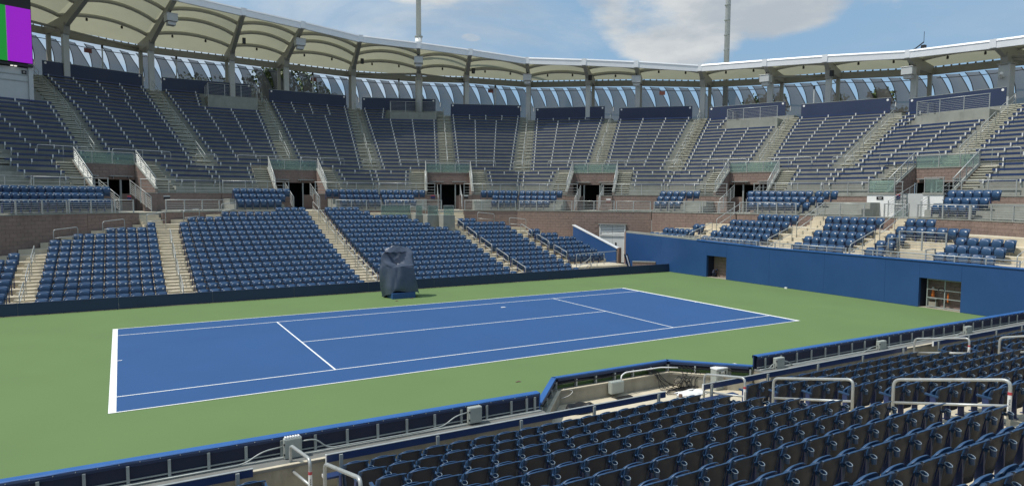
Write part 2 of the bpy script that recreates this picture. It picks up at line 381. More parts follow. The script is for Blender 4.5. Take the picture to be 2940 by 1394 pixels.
# block masonry helper: courses of split-face blocks on a frame (origin, along, out)
BL, BH = .405, .203
blk_mesh = {}
def block_mesh(w, h):
    k = (round(w, 3), round(h, 3))
    if k not in blk_mesh:
        g_ = .004; mb = MB(); x0, x1, z0, z1 = g_, w-g_, g_, h-g_; e = .008
        mb.add([(x0, 0, z0), (x1, 0, z0), (x1, 0, z1), (x0, 0, z1), (x0+e, -.013, z0+e), (x1-e, -.013, z0+e), (x1-e, -.013, z1-e), (x0+e, -.013, z1-e)],
               [(4, 5, 6, 7), (0, 1, 5, 4), (1, 2, 6, 5), (2, 3, 7, 6), (3, 0, 4, 7)])
        blk_mesh[k] = mb.mesh('block', M_brick)
    return blk_mesh[k]
def block_wall(label, P0, P1, z0, z1, parts=0, holes=(), name='block_wall', cat='wall', thick=.22, cap=True, group=None, topz=None):
    """masonry between plan points P0,P1; the proud blocks face to the right-hand side of P0->P1"""
    P0, P1 = Vector(P0), Vector(P1); d = (P1-P0); Ln = d.length; d.normalize(); o = Vector((d.y, -d.x))   # out direction (towards viewer)
    t = thing(name, label, cat, (P0.x, P0.y, z0), group, math.atan2(d.y, d.x))
    def top(s_): return z1 if topz is None else topz(s_)
    mb = MB()
    def lb(a, b, za, zb_l, zb_r, y0=0, y1=thick, m=M_mortar):
        mb.hexa([(a, y0, za-z0), (b, y0, za-z0), (b, y1, za-z0), (a, y1, za-z0)], [(a, y0, zb_l-z0), (b, y0, zb_r-z0), (b, y1, zb_r-z0), (a, y1, zb_l-z0)], m)
    cuts = sorted(set([0, Ln]+[max(0, min(Ln, h[k])) for h in holes for k in (0, 1)]))
    for a, b in zip(cuts, cuts[1:]):
        hs_ = [h for h in holes if h[0] <= (a+b)/2 <= h[1]]
        if b-a < 1e-4: continue
        if not hs_: lb(a, b, z0, top(a), top(b))
        else:
            h = hs_[0]
            if h[2] > z0+.01: lb(a, b, z0, h[2], h[2])
            if h[3] < top((a+b)/2)-.01: lb(a, b, h[3], top(a), top(b))
    o_ = bpy.data.objects.new('mortar_core', mb.mesh('mortar_core')); COL.objects.link(o_); o_.parent = t
    if cap:
        mc = MB(); mc.hexa([(0, -.04, top(0)-z0), (Ln, -.04, top(Ln)-z0), (Ln, thick+.02, top(Ln)-z0), (0, thick+.02, top(0)-z0)], [(0, -.04, top(0)-z0+.05), (Ln, -.04, top(Ln)-z0+.05), (Ln, thick+.02, top(Ln)-z0+.05), (0, thick+.02, top(0)-z0+.05)])
        o_ = bpy.data.objects.new('coping', mc.mesh('coping', M_conc)); COL.objects.link(o_); o_.parent = t
    rest = MB(); cnt = 0; nr = int((max(top(0), top(Ln))-z0)/BH)+1
    for r_ in range(nr-1, -1, -1):
        zz = r_*BH
        xs = [0]; x = BL/2 if r_ % 2 else BL
        while x < Ln-.05: xs.append(x); x += BL
        xs.append(Ln)
        for a, b in zip(xs, xs[1:]):
            if b-a < .06: continue
            h_ = min(BH, top((a+b)/2)-z0-zz)
            if h_ < .07: continue
            if topz is not None and zz+BH > min(top(a), top(b))-z0: h_ = min(h_, min(top(a), top(b))-z0-zz)
            if h_ < .05: continue
            if any(a < h[1]-.02 and b > h[0]+.02 and zz+z0 < h[3]-.02 and zz+h_+z0 > h[2]+.02 for h in holes): continue
            me = block_mesh(b-a, h_)
            if cnt < parts:
                q = bpy.data.objects.new('block', me); COL.objects.link(q); q.parent = t; q.location = (a, random.uniform(-.003, .003), zz); cnt += 1
            else:
                dy = random.uniform(-.003, .003)
                rest.add([(v.co.x+a, v.co.y+dy, v.co.z+zz) for v in me.vertices], [tuple(p.vertices) for p in me.polygons])
    if rest.v:
        q = bpy.data.objects.new('block_courses', rest.mesh('block_courses', M_brick)); COL.objects.link(q); q.parent = t; q['kind'] = 'stuff'
    return t
# recesses behind the openings
for i, (a, b) in enumerate(OPS):
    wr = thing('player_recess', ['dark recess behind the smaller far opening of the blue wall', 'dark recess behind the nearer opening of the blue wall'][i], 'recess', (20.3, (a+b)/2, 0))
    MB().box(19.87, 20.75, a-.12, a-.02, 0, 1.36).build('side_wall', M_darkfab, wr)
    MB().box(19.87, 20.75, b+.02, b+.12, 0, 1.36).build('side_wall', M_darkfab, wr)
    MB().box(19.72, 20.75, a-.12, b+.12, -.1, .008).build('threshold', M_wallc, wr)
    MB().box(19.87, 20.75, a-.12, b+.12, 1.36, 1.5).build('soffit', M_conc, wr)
    block_wall(['brown block wall seen through the far opening', 'brown block wall seen behind the steel gate'][i], (20.38, b+.02), (20.38, a-.02), 0, 1.36, 40, cap=False, group='block walls inside the openings' if 0 else None)
gate = thing('steel_gate', 'grey steel gate with cross bars in the nearer opening', 'gate', (19.98, -6.6, 0))
for z_ in (.06, .46, .84, 1.28): MB().box(19.97, 20.0, -7.5, -6.0, z_-.018, z_+.018).build('cross_bar', M_steeld, gate)
for y_ in (-7.49, -6.76, -6.01): MB().box(19.965, 20.005, y_-.02, y_+.02, .01, 1.31).build('upright', M_steeld, gate)
MB().tube([(19.96, -6.62+.13*math.cos(a), .82+.13*math.sin(a)) for a in np.linspace(0, 6.28, 20)], .016, n=6).build('cable_loop', M_darksteel, gate, smooth=True)
hg = thing('hose_coil', 'dark hose coil hanging behind the steel gate', 'hose', (20.2, -6.7, .35))
MB().tube([(20.2, -6.68+.10*math.cos(a), .36+.10*math.sin(a)) for a in np.linspace(0, 6.28, 18)], .022, n=6).build('coil', M_black, hg, smooth=True)
tag(MB().tube([(20.1, -6.84, .30), (20.1, -6.84, .72)], .03, n=8).build('orange_tube', M_orange), 'thin orange tube standing behind the gate bars', 'tube')
mb = MB().tube([(20.15, -6.17, .42), (20.15, -6.17, .86)], [.075, .05], n=10)
cooler = thing('orange_canister', 'orange canister on a shelf at the left of the gate', 'canister', (20.15, -6.17, .4)); mb.build('body', M_orange, cooler, smooth=True)
MB().tube([(20.15, -6.17, .861), (20.15, -6.17, .92)], .052, n=10).build('lid', M_grey, cooler)
sh = thing('small_shelf', 'small grey shelf stand behind the gate', 'shelf', (20.15, -6.2, 0))
MB().box(20.02, 20.3, -6.36, -6.04, .38, .41).build('top', M_steeld, sh); MB().box(20.04, 20.28, -6.34, -6.06, .05, .26).build('crate_box', M_wallc, sh)
for a in (-6.35, -6.05): MB().box(20.05, 20.08, a-.012, a+.012, .01, .38).build('leg', M_steeld, sh)
bag = MB()
for k in range(5):
    c = Vector((20.12+random.uniform(-.1, .1), 6.72+random.uniform(-.14, .14), .1+.09*k)); rr = .13-.014*k
    bag.tube([c+Vector((0, 0, -rr)), c+Vector((0, 0, -rr*.4)), c+Vector((0, 0, rr*.4)), c+Vector((0, 0, rr))], [rr*.5, rr, rr*.9, rr*.3], n=9)
tag(bag.build('equipment_bag', M_darkfab, smooth=True), 'dark bundle of bags inside the far opening', 'bag')
# ---------------------------------------------------------------- near side: low board on posts, ledge, bay
BT = .52
def near_board(label, x0, x1, posts, group='near side court boards'):
    t = thing('near_board', label, 'perimeter board', ((x0+x1)/2, -10.15, 0), group)
    mb = MB()
    mb.box(x0, x1, -10.16, -10.12, 0.012, BT-.03)
    mb.build('front_panel', M_navyboard, t); MB().box(x0, x1, -10.272, -10.262, .135, BT-.05).build('rear_panel', M_darkfab, t)
    mb = MB(); n = int((x1-x0)/1.2)+1; rows = []
    for i in range(n*3+1):
        x = x0+(x1-x0)*i/(n*3); s_ = .006*math.sin(x*7.3)+.004*math.sin(x*17)
        rows.append([(x, -10.095, BT-.09+s_), (x, -10.095, BT-.008), (x, -10.115, BT), (x, -10.255, BT), (x, -10.268, BT-.008), (x, -10.280-s_*.4, BT-.018)])
    mb.grid(rows, M_blueedge); o = mb.build('cloth_edge', M_blueedge, t, smooth=False)
    mb = MB(); mb.grid([[(x0+(x1-x0)*i/60, -10.274, BT-.012), (x0+(x1-x0)*i/60, -10.290-.004*math.sin(i*2.3), BT-.05), (x0+(x1-x0)*i/60, -10.282, BT-.10+.004*math.sin(i*1.7))] for i in range(61)]); mb.build('navy_batten', M_navyboard, t)
    mb = MB(); mb.box(x0, x1, -10.40, -10.28, .131, .15).build('ledge_channel', M_steeld, t)
    MB().box(x0, x1, -10.300, -10.275, .19, .21).build('lower_rail', M_steeld, t)
    for p in posts:
        if x0 < p < x1:
            o = MB().box(p-.024, p+.024, -10.31, -10.273, .131, .44).build('post', M_steeld, t)
    for i in range(int((x1-x0)/.3)):
        x = x0+.15+i*.3; MB().tube([(x, -10.285, BT-.035), (x, -10.297, BT-.035)], .009, n=6).build('snap', M_steel, t)
    return t
near_board('near side board left of the sunken bay, foreground', -22.9, -3.52, [-9.09-.61*k for k in range(20)][::-1]+[-8.48+.605*k for k in range(9)]+[-3.85])
near_board('near side board right of the sunken bay', 3.64, 19.66, [3.95, 4.6]+[5.3+.65*k for k in range(22)])
tag(MB().box(-3.52, -3.49, -10.28, -10.10, .02, BT).build('cloth_end', M_blueedge), 'hanging blue cloth end at the left lip of the bay', 'cloth')
# concrete ledge wall under the boards
def ledge(label, P0, P1, z0=-.46, z1=.13, w=.62):
    P0, P1 = Vector(P0), Vector(P1); d = (P1-P0).normalized(); nrm = Vector((d.y, -d.x)); t = thing('ledge_wall', label, 'wall', (P0.x, P0.y, z0))
    q = [P0, P1, P1+nrm*w, P0+nrm*w]
    MB().prism([(p.x, p.y) for p in q], z0, z1-.05).build('wall_body', M_wallc, t)
    e = [P0, P1, P1+nrm*(w+.03), P0+nrm*(w+.03)]
    MB().prism([(p.x, p.y) for p in e], z1-.05, z1).build('top_slab', M_ledge, t, bevel=.008)
    e = [P0+nrm*(w-.05), P1+nrm*(w-.05), P1+nrm*(w+.032), P0+nrm*(w+.032)]
    MB().prism([(p.x, p.y) for p in e], z1+.001, z1+.014).build('edge_strip', M_cream, t)
    return t
ledge('concrete ledge wall under the near board, left of the bay', (-22.9, -10.12), (-3.47, -10.12))
ledge('concrete ledge wall under the near board, right of the bay', (3.62, -10.12), (19.66, -10.12))
# bay boards (lower) and walls
BZ = .24
bayt = thing('bay_board', 'low blue edged board following the angled bay', 'perimeter board', (0, -8.5, 0))
for (a, b) in zip(BAYP, BAYP[1:]):
    a_, b_ = Vector(a), Vector(b); d = (b_-a_).normalized(); nn = Vector((d.y, -d.x)); Lb = (b_-a_).length
    def q(s_, o_): p = a_+d*s_+nn*o_; return (p.x, p.y)
    MB().prism([q(-.02, -.03), q(Lb+.02, -.03), q(Lb, .10), q(0, .10)], BZ-.035, BZ).build('top_cloth', M_blueedge, bayt)
    MB().prism([q(0, -.015), q(Lb, -.015), q(Lb, .01), q(0, .01)], .012, BZ-.035).build('front_panel', M_darkfab, bayt)
    MB().prism([q(.1, .10), q(Lb-.1, .10), q(Lb-.1, .105), q(.1, .105)], BZ-.10, BZ-.036).build('inner_flap', M_navyboard, bayt)
    MB().prism([q(.05, .06), q(Lb-.05, .06), q(Lb-.05, .10), q(.05, .10)], .055, .075).build('lower_rail', M_darksteel, bayt)
    n = max(2, int(Lb/.62))
    for i in range(n+1):
        s_ = .05+(Lb-.1)*i/n; MB().prism([q(s_-.022, .03), q(s_+.022, .03), q(s_+.022, .12), q(s_-.022, .12)], -.12, BZ-.11).build('post', M_steeld, bayt)
    for (o0, o1, za, zb, m, nm) in ((.0, .20, -.46, -.13, M_wallc, 'wall_body'), (.0, .23, -.13, -.08, M_wallc, 'top_slab'), (.15, .235, -.079, -.066, M_cream, 'edge_strip')):
        MB().prism([q(0, o0), q(Lb, o0), q(Lb-(.414*o1 if a != BAYP[2] else 0), o1), q((.414*o1 if a != BAYP[0] else 0), o1)], za, zb).build(nm, m, bayt)
# ---------------------------------------------------------------- near stand floor
near = thing('near_stand', 'near side seating terrace of pale concrete steps', 'seating terrace', (0, -12, -.5))
def nfl(k): return -.46+.21*k
MB().prism([(-3.47, -10.15), (-1.96, -8.47), (1.98, -8.47), (3.62, -10.15)], -.7, -.462).build('bay_floor', M_cream, near)
MB().box(-22.9, 19.6, -11.0-.02, -10.15, -.7, -.464).build('walkway', M_cream, near)
for k in range(0, 14):
    y0 = -11.02-.9*k
    o = MB().box(-22.9, 19.6, y0-.9+.002, y0, nfl(k)-.5, nfl(k) if k else -.46).build('step', M_cream, near)
NA = [(-9.55, -8.35), (.55, 1.75), (9.8, 11.0)]      # near aisles
for (a, b) in NA:
    for k in range(1, 13):
        y0 = -11.02-.9*k
        MB().box(a, b, y0+.002, y0+.40, nfl(k-1)+.001, nfl(k)-.105).build('half_step', M_cream, near)
# blue plank rail in front of the front row
def plank_rail(label, x0, x1):
    t = thing('plank_rail', label, 'rail', ((x0+x1)/2, -11.0, -.46), 'blue plank rails before the front row')
    MB().box(x0, x1, -11.02, -10.985, .15, .285).build('plank', M_bench, t, bevel=.006)
    MB().box(x0, x1, -11.03, -10.975, .286, .296).build('metal_trim', M_steel, t)
    MB().box(x0-.015, x0, -11.028, -10.978, .14, .296).build('end_cap', M_tick, t)
    n = max(1, int((x1-x0)/1.5))
    for i in range(n):
        x = x0+.25+(x1-x0-.5)*(i/(n-1) if n > 1 else .5); MB().box(x-.03, x+.03, -11.07, -11.021, -.46, .27).build('post', M_steeld, t)
plank_rail('long blue plank rail left of the foreground aisle', -22, -9.7)
plank_rail('blue plank rail running past the open bay', -8.46, -.42)
plank_rail('blue plank rail right of the first hoop', .82, 9.6)
plank_rail('blue plank rail at the far right of the near stand', 11.1, 19)
for (x, lab) in ((-8.3, 'blue end bench plank beside the front aisle handrail'), (.80, 'blue end bench plank beside the white towel')):
    t = thing('end_bench', lab, 'bench', (x, -11.2, -.46))
    MB().box(x-.25, x+1.0, -11.26, -11.06, -.06, -.02).build('seat_board', M_bench, t, bevel=.006); MB().box(x-.262, x-.25, -11.265, -11.055, -.065, -.015).build('end_trim', M_tick, t)
    for q_ in (x, x+.75): MB().box(q_-.02, q_+.02, -11.2, -11.16, -.46, -.06).build('leg', M_steeld, t)
# ================================================================ SEATS
def shell(prof, hw, cur, th, nu, m0=None, m1=None):
    """closed curved shell: prof list of (y,z,scale,wrap) from bottom to top; faces +y at front"""
    fr, bk = [], []
    for i, (y, z, sc, dip) in enumerate(prof):
        fr.append([(hw*sc*(-1+2*j/(nu-1)), y+cur*(-1+2*j/(nu-1))**2, z-dip*abs(-1+2*j/(nu-1))**3) for j in range(nu)])
    for i, (y, z, sc, dip) in enumerate(prof):
        e = th*(1 if i < len(prof)-1 else .5)
        bk.append([(hw*sc*(-1+2*j/(nu-1))*.985, y+cur*(-1+2*j/(nu-1))**2-e, z-dip*abs(-1+2*j/(nu-1))**3-(.0 if i else -.0)-(.006 if i == len(prof)-1 else 0)) for j in range(nu)])
    m = MB(); nr = len(prof); vs = [p for r_ in fr for p in r_]+[p for r_ in bk for p in r_]; o = nr*nu; fs = []; rear = []
    for i in range(nr-1):
        for j in range(nu-1):
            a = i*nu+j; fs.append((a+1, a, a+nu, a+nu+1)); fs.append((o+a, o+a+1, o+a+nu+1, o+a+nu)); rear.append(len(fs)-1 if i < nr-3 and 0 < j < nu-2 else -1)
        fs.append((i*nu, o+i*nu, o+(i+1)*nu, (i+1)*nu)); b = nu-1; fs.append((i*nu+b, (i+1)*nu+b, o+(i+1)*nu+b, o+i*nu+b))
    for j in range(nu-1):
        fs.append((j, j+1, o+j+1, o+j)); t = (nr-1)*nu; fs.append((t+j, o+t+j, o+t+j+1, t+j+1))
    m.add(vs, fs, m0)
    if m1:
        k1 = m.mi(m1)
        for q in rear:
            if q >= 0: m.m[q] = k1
    return m
BACK = [(.05, .16, .80, .03), (.035, .28, .88, .01), (.018, .36, .93, .01), (.006, .45, .96, 0), (-.012, .55, .985, 0), (-.035, .64, 1.0, .0), (-.062, .700, 1.015, .010), (-.090, .728, 1.02, .026), (-.112, .732, 1.01, .040)]
PAN = [(.055, .24, .62, -.03), (.085, .29, .88, -.01), (.115, .40, .97, 0), (.125, .51, 1.0, .0), (.115, .61, .98, .02), (.09, .672, .93, .05), (.060, .690, .86, .06)]
def seat_parts(hi=True):
    P = {}
    bp = BACK if hi else [BACK[i] for i in (0, 3, 5, 7)]; pp = PAN if hi else [PAN[i] for i in (0, 2, 4, 6)]
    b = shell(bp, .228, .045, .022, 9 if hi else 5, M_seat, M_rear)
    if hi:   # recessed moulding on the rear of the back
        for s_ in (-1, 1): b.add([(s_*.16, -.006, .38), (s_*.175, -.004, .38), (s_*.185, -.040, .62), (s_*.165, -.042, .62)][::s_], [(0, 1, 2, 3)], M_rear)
    P['backrest'] = b; P['seat_pan'] = shell(pp, .200, .018, .03, 9 if hi else 5)
    a = MB()
    a.add([(-.020, -.05, .525), (.020, -.05, .525), (.025, .20, .535), (-.025, .20, .535), (-.020, -.05, .555), (.020, -.05, .555), (.025, .20, .57), (-.025, .20, .57)],
          [(0, 3, 2, 1), (4, 5, 6, 7), (0, 1, 5, 4), (1, 2, 6, 5), (2, 3, 7, 6), (3, 0, 4, 7)])
    P['armrest'] = a
    l = MB(); l.hexa([(-.018, -.02, 0), (.018, -.02, 0), (.018, .09, 0), (-.018, .09, 0)], [(-.014, .0, .53), (.014, .0, .53), (.014, .10, .54), (-.014, .10, .54)])
    l.box(-.03, .03, -.05, .13, 0, .012); P['leg'] = l
    pl = MB(); pl.hexa([(-.036, .118, .570), (.036, .118, .570), (.036, .134, .570), (-.036, .134, .570)], [(-.036, .112, .618), (.036, .112, .618), (.036, .128, .618), (-.036, .128, .618)]); P['number_plate'] = pl
    return P
def cup_mesh():
    m = MB(); n = 14; c = Vector((0, -.095, .585)); ax = Vector((0, -.36, .93)).normalized(); e1 = Vector((1, 0, 0)); e2 = ax.cross(e1)
    ring = [c+(e1*math.cos(6.28319*k/n)+e2*math.sin(6.28319*k/n))*.043 for k in range(n)]
    vs, fs = [], []
    for k in range(n):
        rd = (ring[k]-c).normalized()
        for q in range(5): a = 6.28319*q/5; vs.append(ring[k]+rd*math.cos(a)*.0055+ax*math.sin(a)*.0055)
    for k in range(n):
        for q in range(5): fs.append((k*5+q, k*5+(q+1) % 5, ((k+1) % n)*5+(q+1) % 5, ((k+1) % n)*5+q))
    m.add(vs, fs, M_ring)
    dn = Vector((0, -.10, -1)).normalized()
    v2 = [p for p in ring]+[c+dn*.095+(e1*math.cos(6.28319*k/n)+Vector((0, 1, 0))*math.sin(6.28319*k/n))*.032 for k in range(n)]
    m.add(v2, [(k, (k+1) % n, n+(k+1) % n, n+k) for k in range(n)]+[tuple(range(n, 2*n))], M_seat)
    m.add([(-.010, -.056, .555), (.010, -.056, .555), (.010, .0, .53), (-.010, .0, .53), (-.010, -.056, .57), (.010, -.056, .57), (.010, .0, .57), (-.010, .0, .57)],
          [(0, 3, 2, 1), (4, 5, 6, 7), (0, 1, 5, 4), (1, 2, 6, 5), (2, 3, 7, 6), (3, 0, 4, 7)], M_seat)
    return m
MATP = {'backrest': M_seat, 'seat_pan': M_seat2, 'armrest': M_seat, 'leg': M_sup, 'number_plate': M_plate}
seats = []      # (x, y, z, rot, section name, row, number in row)
secs = [('left foreground', -9.81, -.508, 26), ('middle', -8.064, .508, 17), ('right hand', 2.10, .508, 15), ('far right', 11.25, .508, 16)]
for nm, x0, dx, n in secs:
    for k in range(0, 13):
        n0 = n
        if nm == 'left foreground' and k < 0: continue
        for i in range(n0):
            seats.append((x0+dx*i, -11.43-.9*k, nfl(k) if k else -.46, 0.0, nm, k, i))
near_n = len(seats)
FZ = [q+.12 for q in [-.42, -.22, 0, .21, .43, .67, .90, 1.14, 1.39, 1.65, 1.90, 2.17, 2.41, 2.69, 2.97, 3.23, 3.51]]
def fy(k): return 12.04+.87*k
for nm, x0, dx, n in (('A', -16.12, -.508, 14), ('B', -14.55, .508, 10), ('C', -.60, -.508, 16), ('D', 1.2, .508, 16), ('E', 10.35, .508, 7), ('F', 14.9, .508, 6)):
    for k in range(17):
        if nm == 'F' and k < 3: continue
        for i in range(n):
            x = x0+dx*i; y = fy(k)
            if not inside(x, y, 24.35): 
                if not (nm in 'CD' and k > 13 and inside(x, y, 24.9) and abs(x-.6) < 3): continue
            if nm == 'D' and x > {10: 8.5, 11: 7.8, 12: 7.0, 13: 6.4, 14: 4.0, 15: 4.1, 16: 4.1}.get(k, 99): continue
            seats.append((x, y, FZ[k], math.pi, 'far'+nm, k, i))
BXZ = [3.90, 4.26, 4.64]
for t, l0, l1 in ((-45, 1.6, 5.5), (-22.5, -5.5, -1.9), (0, -5.2, -1.7), (0, 2.0, 5.5), (22.5, -5.5, -2.4), (22.5, 2.9, 5.5), (45, -5.5, -2.3), (67.5, -5.5, -3.0), (67.5, 1.3, 5.6), (90, -5.6, -4.4), (90, 2.6, 6)):
    for j in range(3):
        A = 26.2+.87*j; lim = A*T11-.06
        a, b = max(l0, -lim), min(l1, lim)
        if l1 > 5 and l0 > 0: a += .5*(0 if j == 2 else 1)-.6
        if l0 < -5: b -= .5*(0 if j == 2 else 1)-.6
        n = int((b-a)/.508)
        for i in range(n):
            lat = (b-.25-i*.508) if l1 > 5 else (a+.25+i*.508)
            p = PW(t, A, lat); seats.append((p[0], p[1], BXZ[j], math.pi-R_(t), 'box', j, i))
BKZ = [1.72, 2.04, 2.36, 2.73, 3.11]
for nm, ya, yb in (('a', 10.05, 13.7), ('b', 4.0, 8.7), ('c', -1.2, 2.3), ('d', -6.1, -2.4), ('e', -8.5, -5.75), ('f', -14, -10.1)):
    for j in range(5):
        n = int((yb-ya)/.508+.3)
        for i in range(n):
            y = yb-.25-i*.508; x = 20.97+.87*j
            if nm == 'd' and (j < 3 and y < -3.4): continue
            if nm == 'd' and j == 4 and y < -4.1: continue
            if nm == 'e' and j > 2: continue
            if nm == 'c' and j < 4 and y > 1.95+.0: continue
            if not inside(x, y, 24.5): continue
            seats.append((x, y, BKZ[j], math.pi/2, 'back'+nm, j, i))
# pick the 300 that show largest
def inview(x, y, z):
    q = Vector((x, y, z))-CAM; d = q.dot(f)
    if d < .4: return None
    px = 512+674.4*q.dot(r2)/d; py = 242.7-674.4*q.dot(u2)/d
    return (d, px, py)
cand = []
for i, s_ in enumerate(seats):
    q = inview(s_[0], s_[1], s_[2]+.75)
    if q and -8 < q[1] < 1032 and q[2] < 500: cand.append((q[0], i))
cand.sort(); print('NEARVIS', sum(1 for _, i in cand if i < near_n)); single = set(i for _, i in cand[:300])
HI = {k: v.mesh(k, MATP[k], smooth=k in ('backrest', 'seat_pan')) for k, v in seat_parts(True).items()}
cupm = cup_mesh().mesh('cup_holder')
rown = ['front row', 'second row', 'third row', 'fourth row', 'fifth row', 'sixth row', 'seventh row', 'eighth row', 'ninth row', 'tenth row', '11th row', '12th row', '13th row']
def place(nm, me, t, loc=(0, 0, 0)):
    o = bpy.data.objects.new(nm, me); COL.objects.link(o); o.parent = t; o.location = loc; return o
nums = ['first', 'second', 'third', 'fourth', 'fifth', 'sixth', 'seventh', 'eighth', 'ninth', 'tenth', '11th', '12th', '13th', '14th', '15th', '16th', '17th', '18th', '19th', '20th', '21st', '22nd', '23rd', '24th', '25th', '26th', '27th']
sidew = {'left foreground': 'left foreground block', 'middle': 'middle near block', 'right hand': 'right near block', 'far right': 'last near block',
         'farA': 'far left block', 'farB': 'second far block', 'farC': 'third far block', 'farD': 'fourth far block', 'farE': 'fifth far block', 'farF': 'sixth far block',
         'backf': 'last block above the blue wall', 'backe': 'corner block above the blue wall', 'backd': 'stepped block above the blue wall', 'backc': 'middle block above the blue wall', 'backb': 'second block above the blue wall', 'backa': 'first block above the blue wall', 'box': 'concourse block'}
def from_(nm): return 'right' if nm in ('left foreground', 'farA', 'farC') else 'left'
for i in sorted(single):
    x, y, z, rot, nm, k, j = seats[i]
    t = thing('folding_seat', 'navy folding seat, %s of %s, %s from the %s' % (rown[k], sidew[nm], nums[j], from_(nm)), 'seat', (x, y, z), 'navy folding seats in rows', rot)
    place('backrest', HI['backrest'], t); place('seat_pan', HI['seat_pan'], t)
    sg = -1 if nm == 'left foreground' else 1
    place('armrest', HI['armrest'], t, (sg*.254, 0, 0)); place('leg', HI['leg'], t, (sg*.254, 0, 0))
    if j == 0: place('armrest', HI['armrest'], t, (-sg*.254, 0, 0)); place('leg', HI['leg'], t, (-sg*.254, 0, 0))
    place('cup_holder', cupm, t, (.254, 0, 0))
# all the others: one joined mesh
def template(hi, cup):
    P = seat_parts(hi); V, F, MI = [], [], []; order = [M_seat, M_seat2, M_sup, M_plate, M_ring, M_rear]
    def push(mb, m, off=(0, 0, 0)):
        o = len(V); V.extend([(p[0]+off[0], p[1]+off[1], p[2]+off[2]) for p in mb.v])
        for q, mi in zip(mb.f, mb.m): F.append(tuple(o+a for a in q)); MI.append(order.index(mb.mats[mi]) if mb.mats else order.index(m))
    push(P['backrest'], M_seat); push(P['seat_pan'], M_seat2); push(P['armrest'], M_seat, (.254, 0, 0)); push(P['leg'], M_sup, (.254, 0, 0))
    if cup: push(cup_mesh(), None, (.254, 0, 0))
    else: push(P['number_plate'], M_plate, (-.10, 0, 0))
    return np.array(V), F, MI, order
def joined(name, items, hi, cup, label):
    V, F, MI, order = template(hi, cup); nv = len(V); AV, loops, starts, tot, mi = [], [], [], [], []
    fl = np.array([a for q in F for a in q]); fs = np.array([len(q) for q in F])
    for n, s_ in enumerate(items):
        c, sn = math.cos(s_[3]), math.sin(s_[3])
        AV.append(np.stack([V[:, 0]*c-V[:, 1]*sn+s_[0], V[:, 0]*sn+V[:, 1]*c+s_[1], V[:, 2]+s_[2]], 1)); loops.append(fl+n*nv)
    AV = np.concatenate(AV); loops = np.concatenate(loops); tot = np.tile(fs, len(items)); st = np.concatenate([[0], np.cumsum(tot)[:-1]])
    me = bpy.data.meshes.new(name); me.vertices.add(len(AV)); me.vertices.foreach_set('co', AV.ravel())
    me.loops.add(len(loops)); me.loops.foreach_set('vertex_index', loops.astype(np.int32))
    me.polygons.add(len(tot)); me.polygons.foreach_set('loop_start', st.astype(np.int32)); me.polygons.foreach_set('loop_total', tot.astype(np.int32))
    for m in order: me.materials.append(m)
    MIa = np.tile(np.array(MI), len(items)); me.polygons.foreach_set('material_index', MIa.astype(np.int32))
    me.polygons.foreach_set('use_smooth', ((MIa < 2) | (MIa == 5))); me.update(); me.validate()
    return me
rest = [s_ for i, s_ in enumerate(seats) if i not in single]
NR_ = ('left foreground', 'middle', 'right hand', 'far right')
rn = [s_ for s_ in rest if s_[4] in NR_]; rf = [s_ for s_ in rest if s_[4] not in NR_]
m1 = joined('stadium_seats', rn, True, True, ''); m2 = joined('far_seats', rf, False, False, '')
import bmesh
bm = bmesh.new(); bm.from_mesh(m1); bm.from_mesh(m2); mm = bpy.data.meshes.new('stadium_seats'); bm.to_mesh(mm); bm.free()
for m in (M_seat, M_seat2, M_sup, M_plate, M_ring, M_rear): mm.materials.append(m)
so = bpy.data.objects.new('stadium_seats', mm); COL.objects.link(so)
tag(so, 'rows of navy folding seats filling the far, corner and back stands', 'seats', kind='stuff')
# ================================================================ LOWER FAR STAND
fs_ = thing('far_stand', 'far side lower seating terrace of pale concrete steps', 'seating terrace', (0, 12, -.5))
MB().box(-26, 19.6, 10.40, 11.62, -.7, -.425).build('walkway', M_cream, fs_)
for k in range(17):
    y0 = 11.38+.87*k
    pl = clip([(-30, y0), (18, y0), (18, y0+.87), (-30, y0+.87)], 25.62)
    if pl: MB().prism(pl, FZ[k]-.55, FZ[k]).build('step', M_cream, fs_)
FA = [(-15.72, -14.9, 0), (-9.62, -8.55, 0), (-.24, .86, 0), (9.18, 10.02, 0), (13.75, 14.55, 2)]
for a, b, k0 in FA:
    for k in range(max(1, k0), 17):
        y0 = 11.38+.87*k
        if not inside((a+b)/2, y0+.4, 25.0): continue
        MB().box(a, b, y0-.40, y0-.002, FZ[k-1]+.001, FZ[k]-.11).build('half_step', M_cream, fs_)
MB().box(13.75, 17.98, 12.55, 14.05, -.45, .36).build('landing', M_cream, fs_)
# stairs piercing the block wall up to the concourse
for (xa, xb, t) in ((-9.62, -8.4, -22.5), (-.3, .95, 0), (9.2, 11.15, 22.5)):
    n, l = nl(t); xm = (xa+xb)/2; A0 = {0: 25.3}.get(t, 24.3); zs = {0: 3.51, -22.5: 2.41, 22.5: 2.41}[t]
    lat = ((xm-CX)-n.x*25)/l.x; hw_ = (xb-xa)/2; ns = max(2, int((3.82-zs)/.17)); mb = MB()
    for i in range(ns):
        fbox(mb, t, A0+.30*i*(1.9/ns/.30 if t else .3), 27.2, lat-hw_, lat+hw_, 1.5, zs+(3.82-zs)*(i+1)/ns-.002*(i % 2))
    st = thing('stair_flight', {-22.5: 'concrete stair rising through the block wall, left', 0: 'concrete stair rising to the middle tunnel behind the covered chair', 22.5: 'pale concrete stair rising at the start of the right block wall'}[t], 'stair', (xm, 24, zs))
    mb.build('steps', M_cream, st)
ld = thing('stair_landing', 'grey concrete landing with glass guard left of the right stair', 'landing', (8, 22, 2.4))
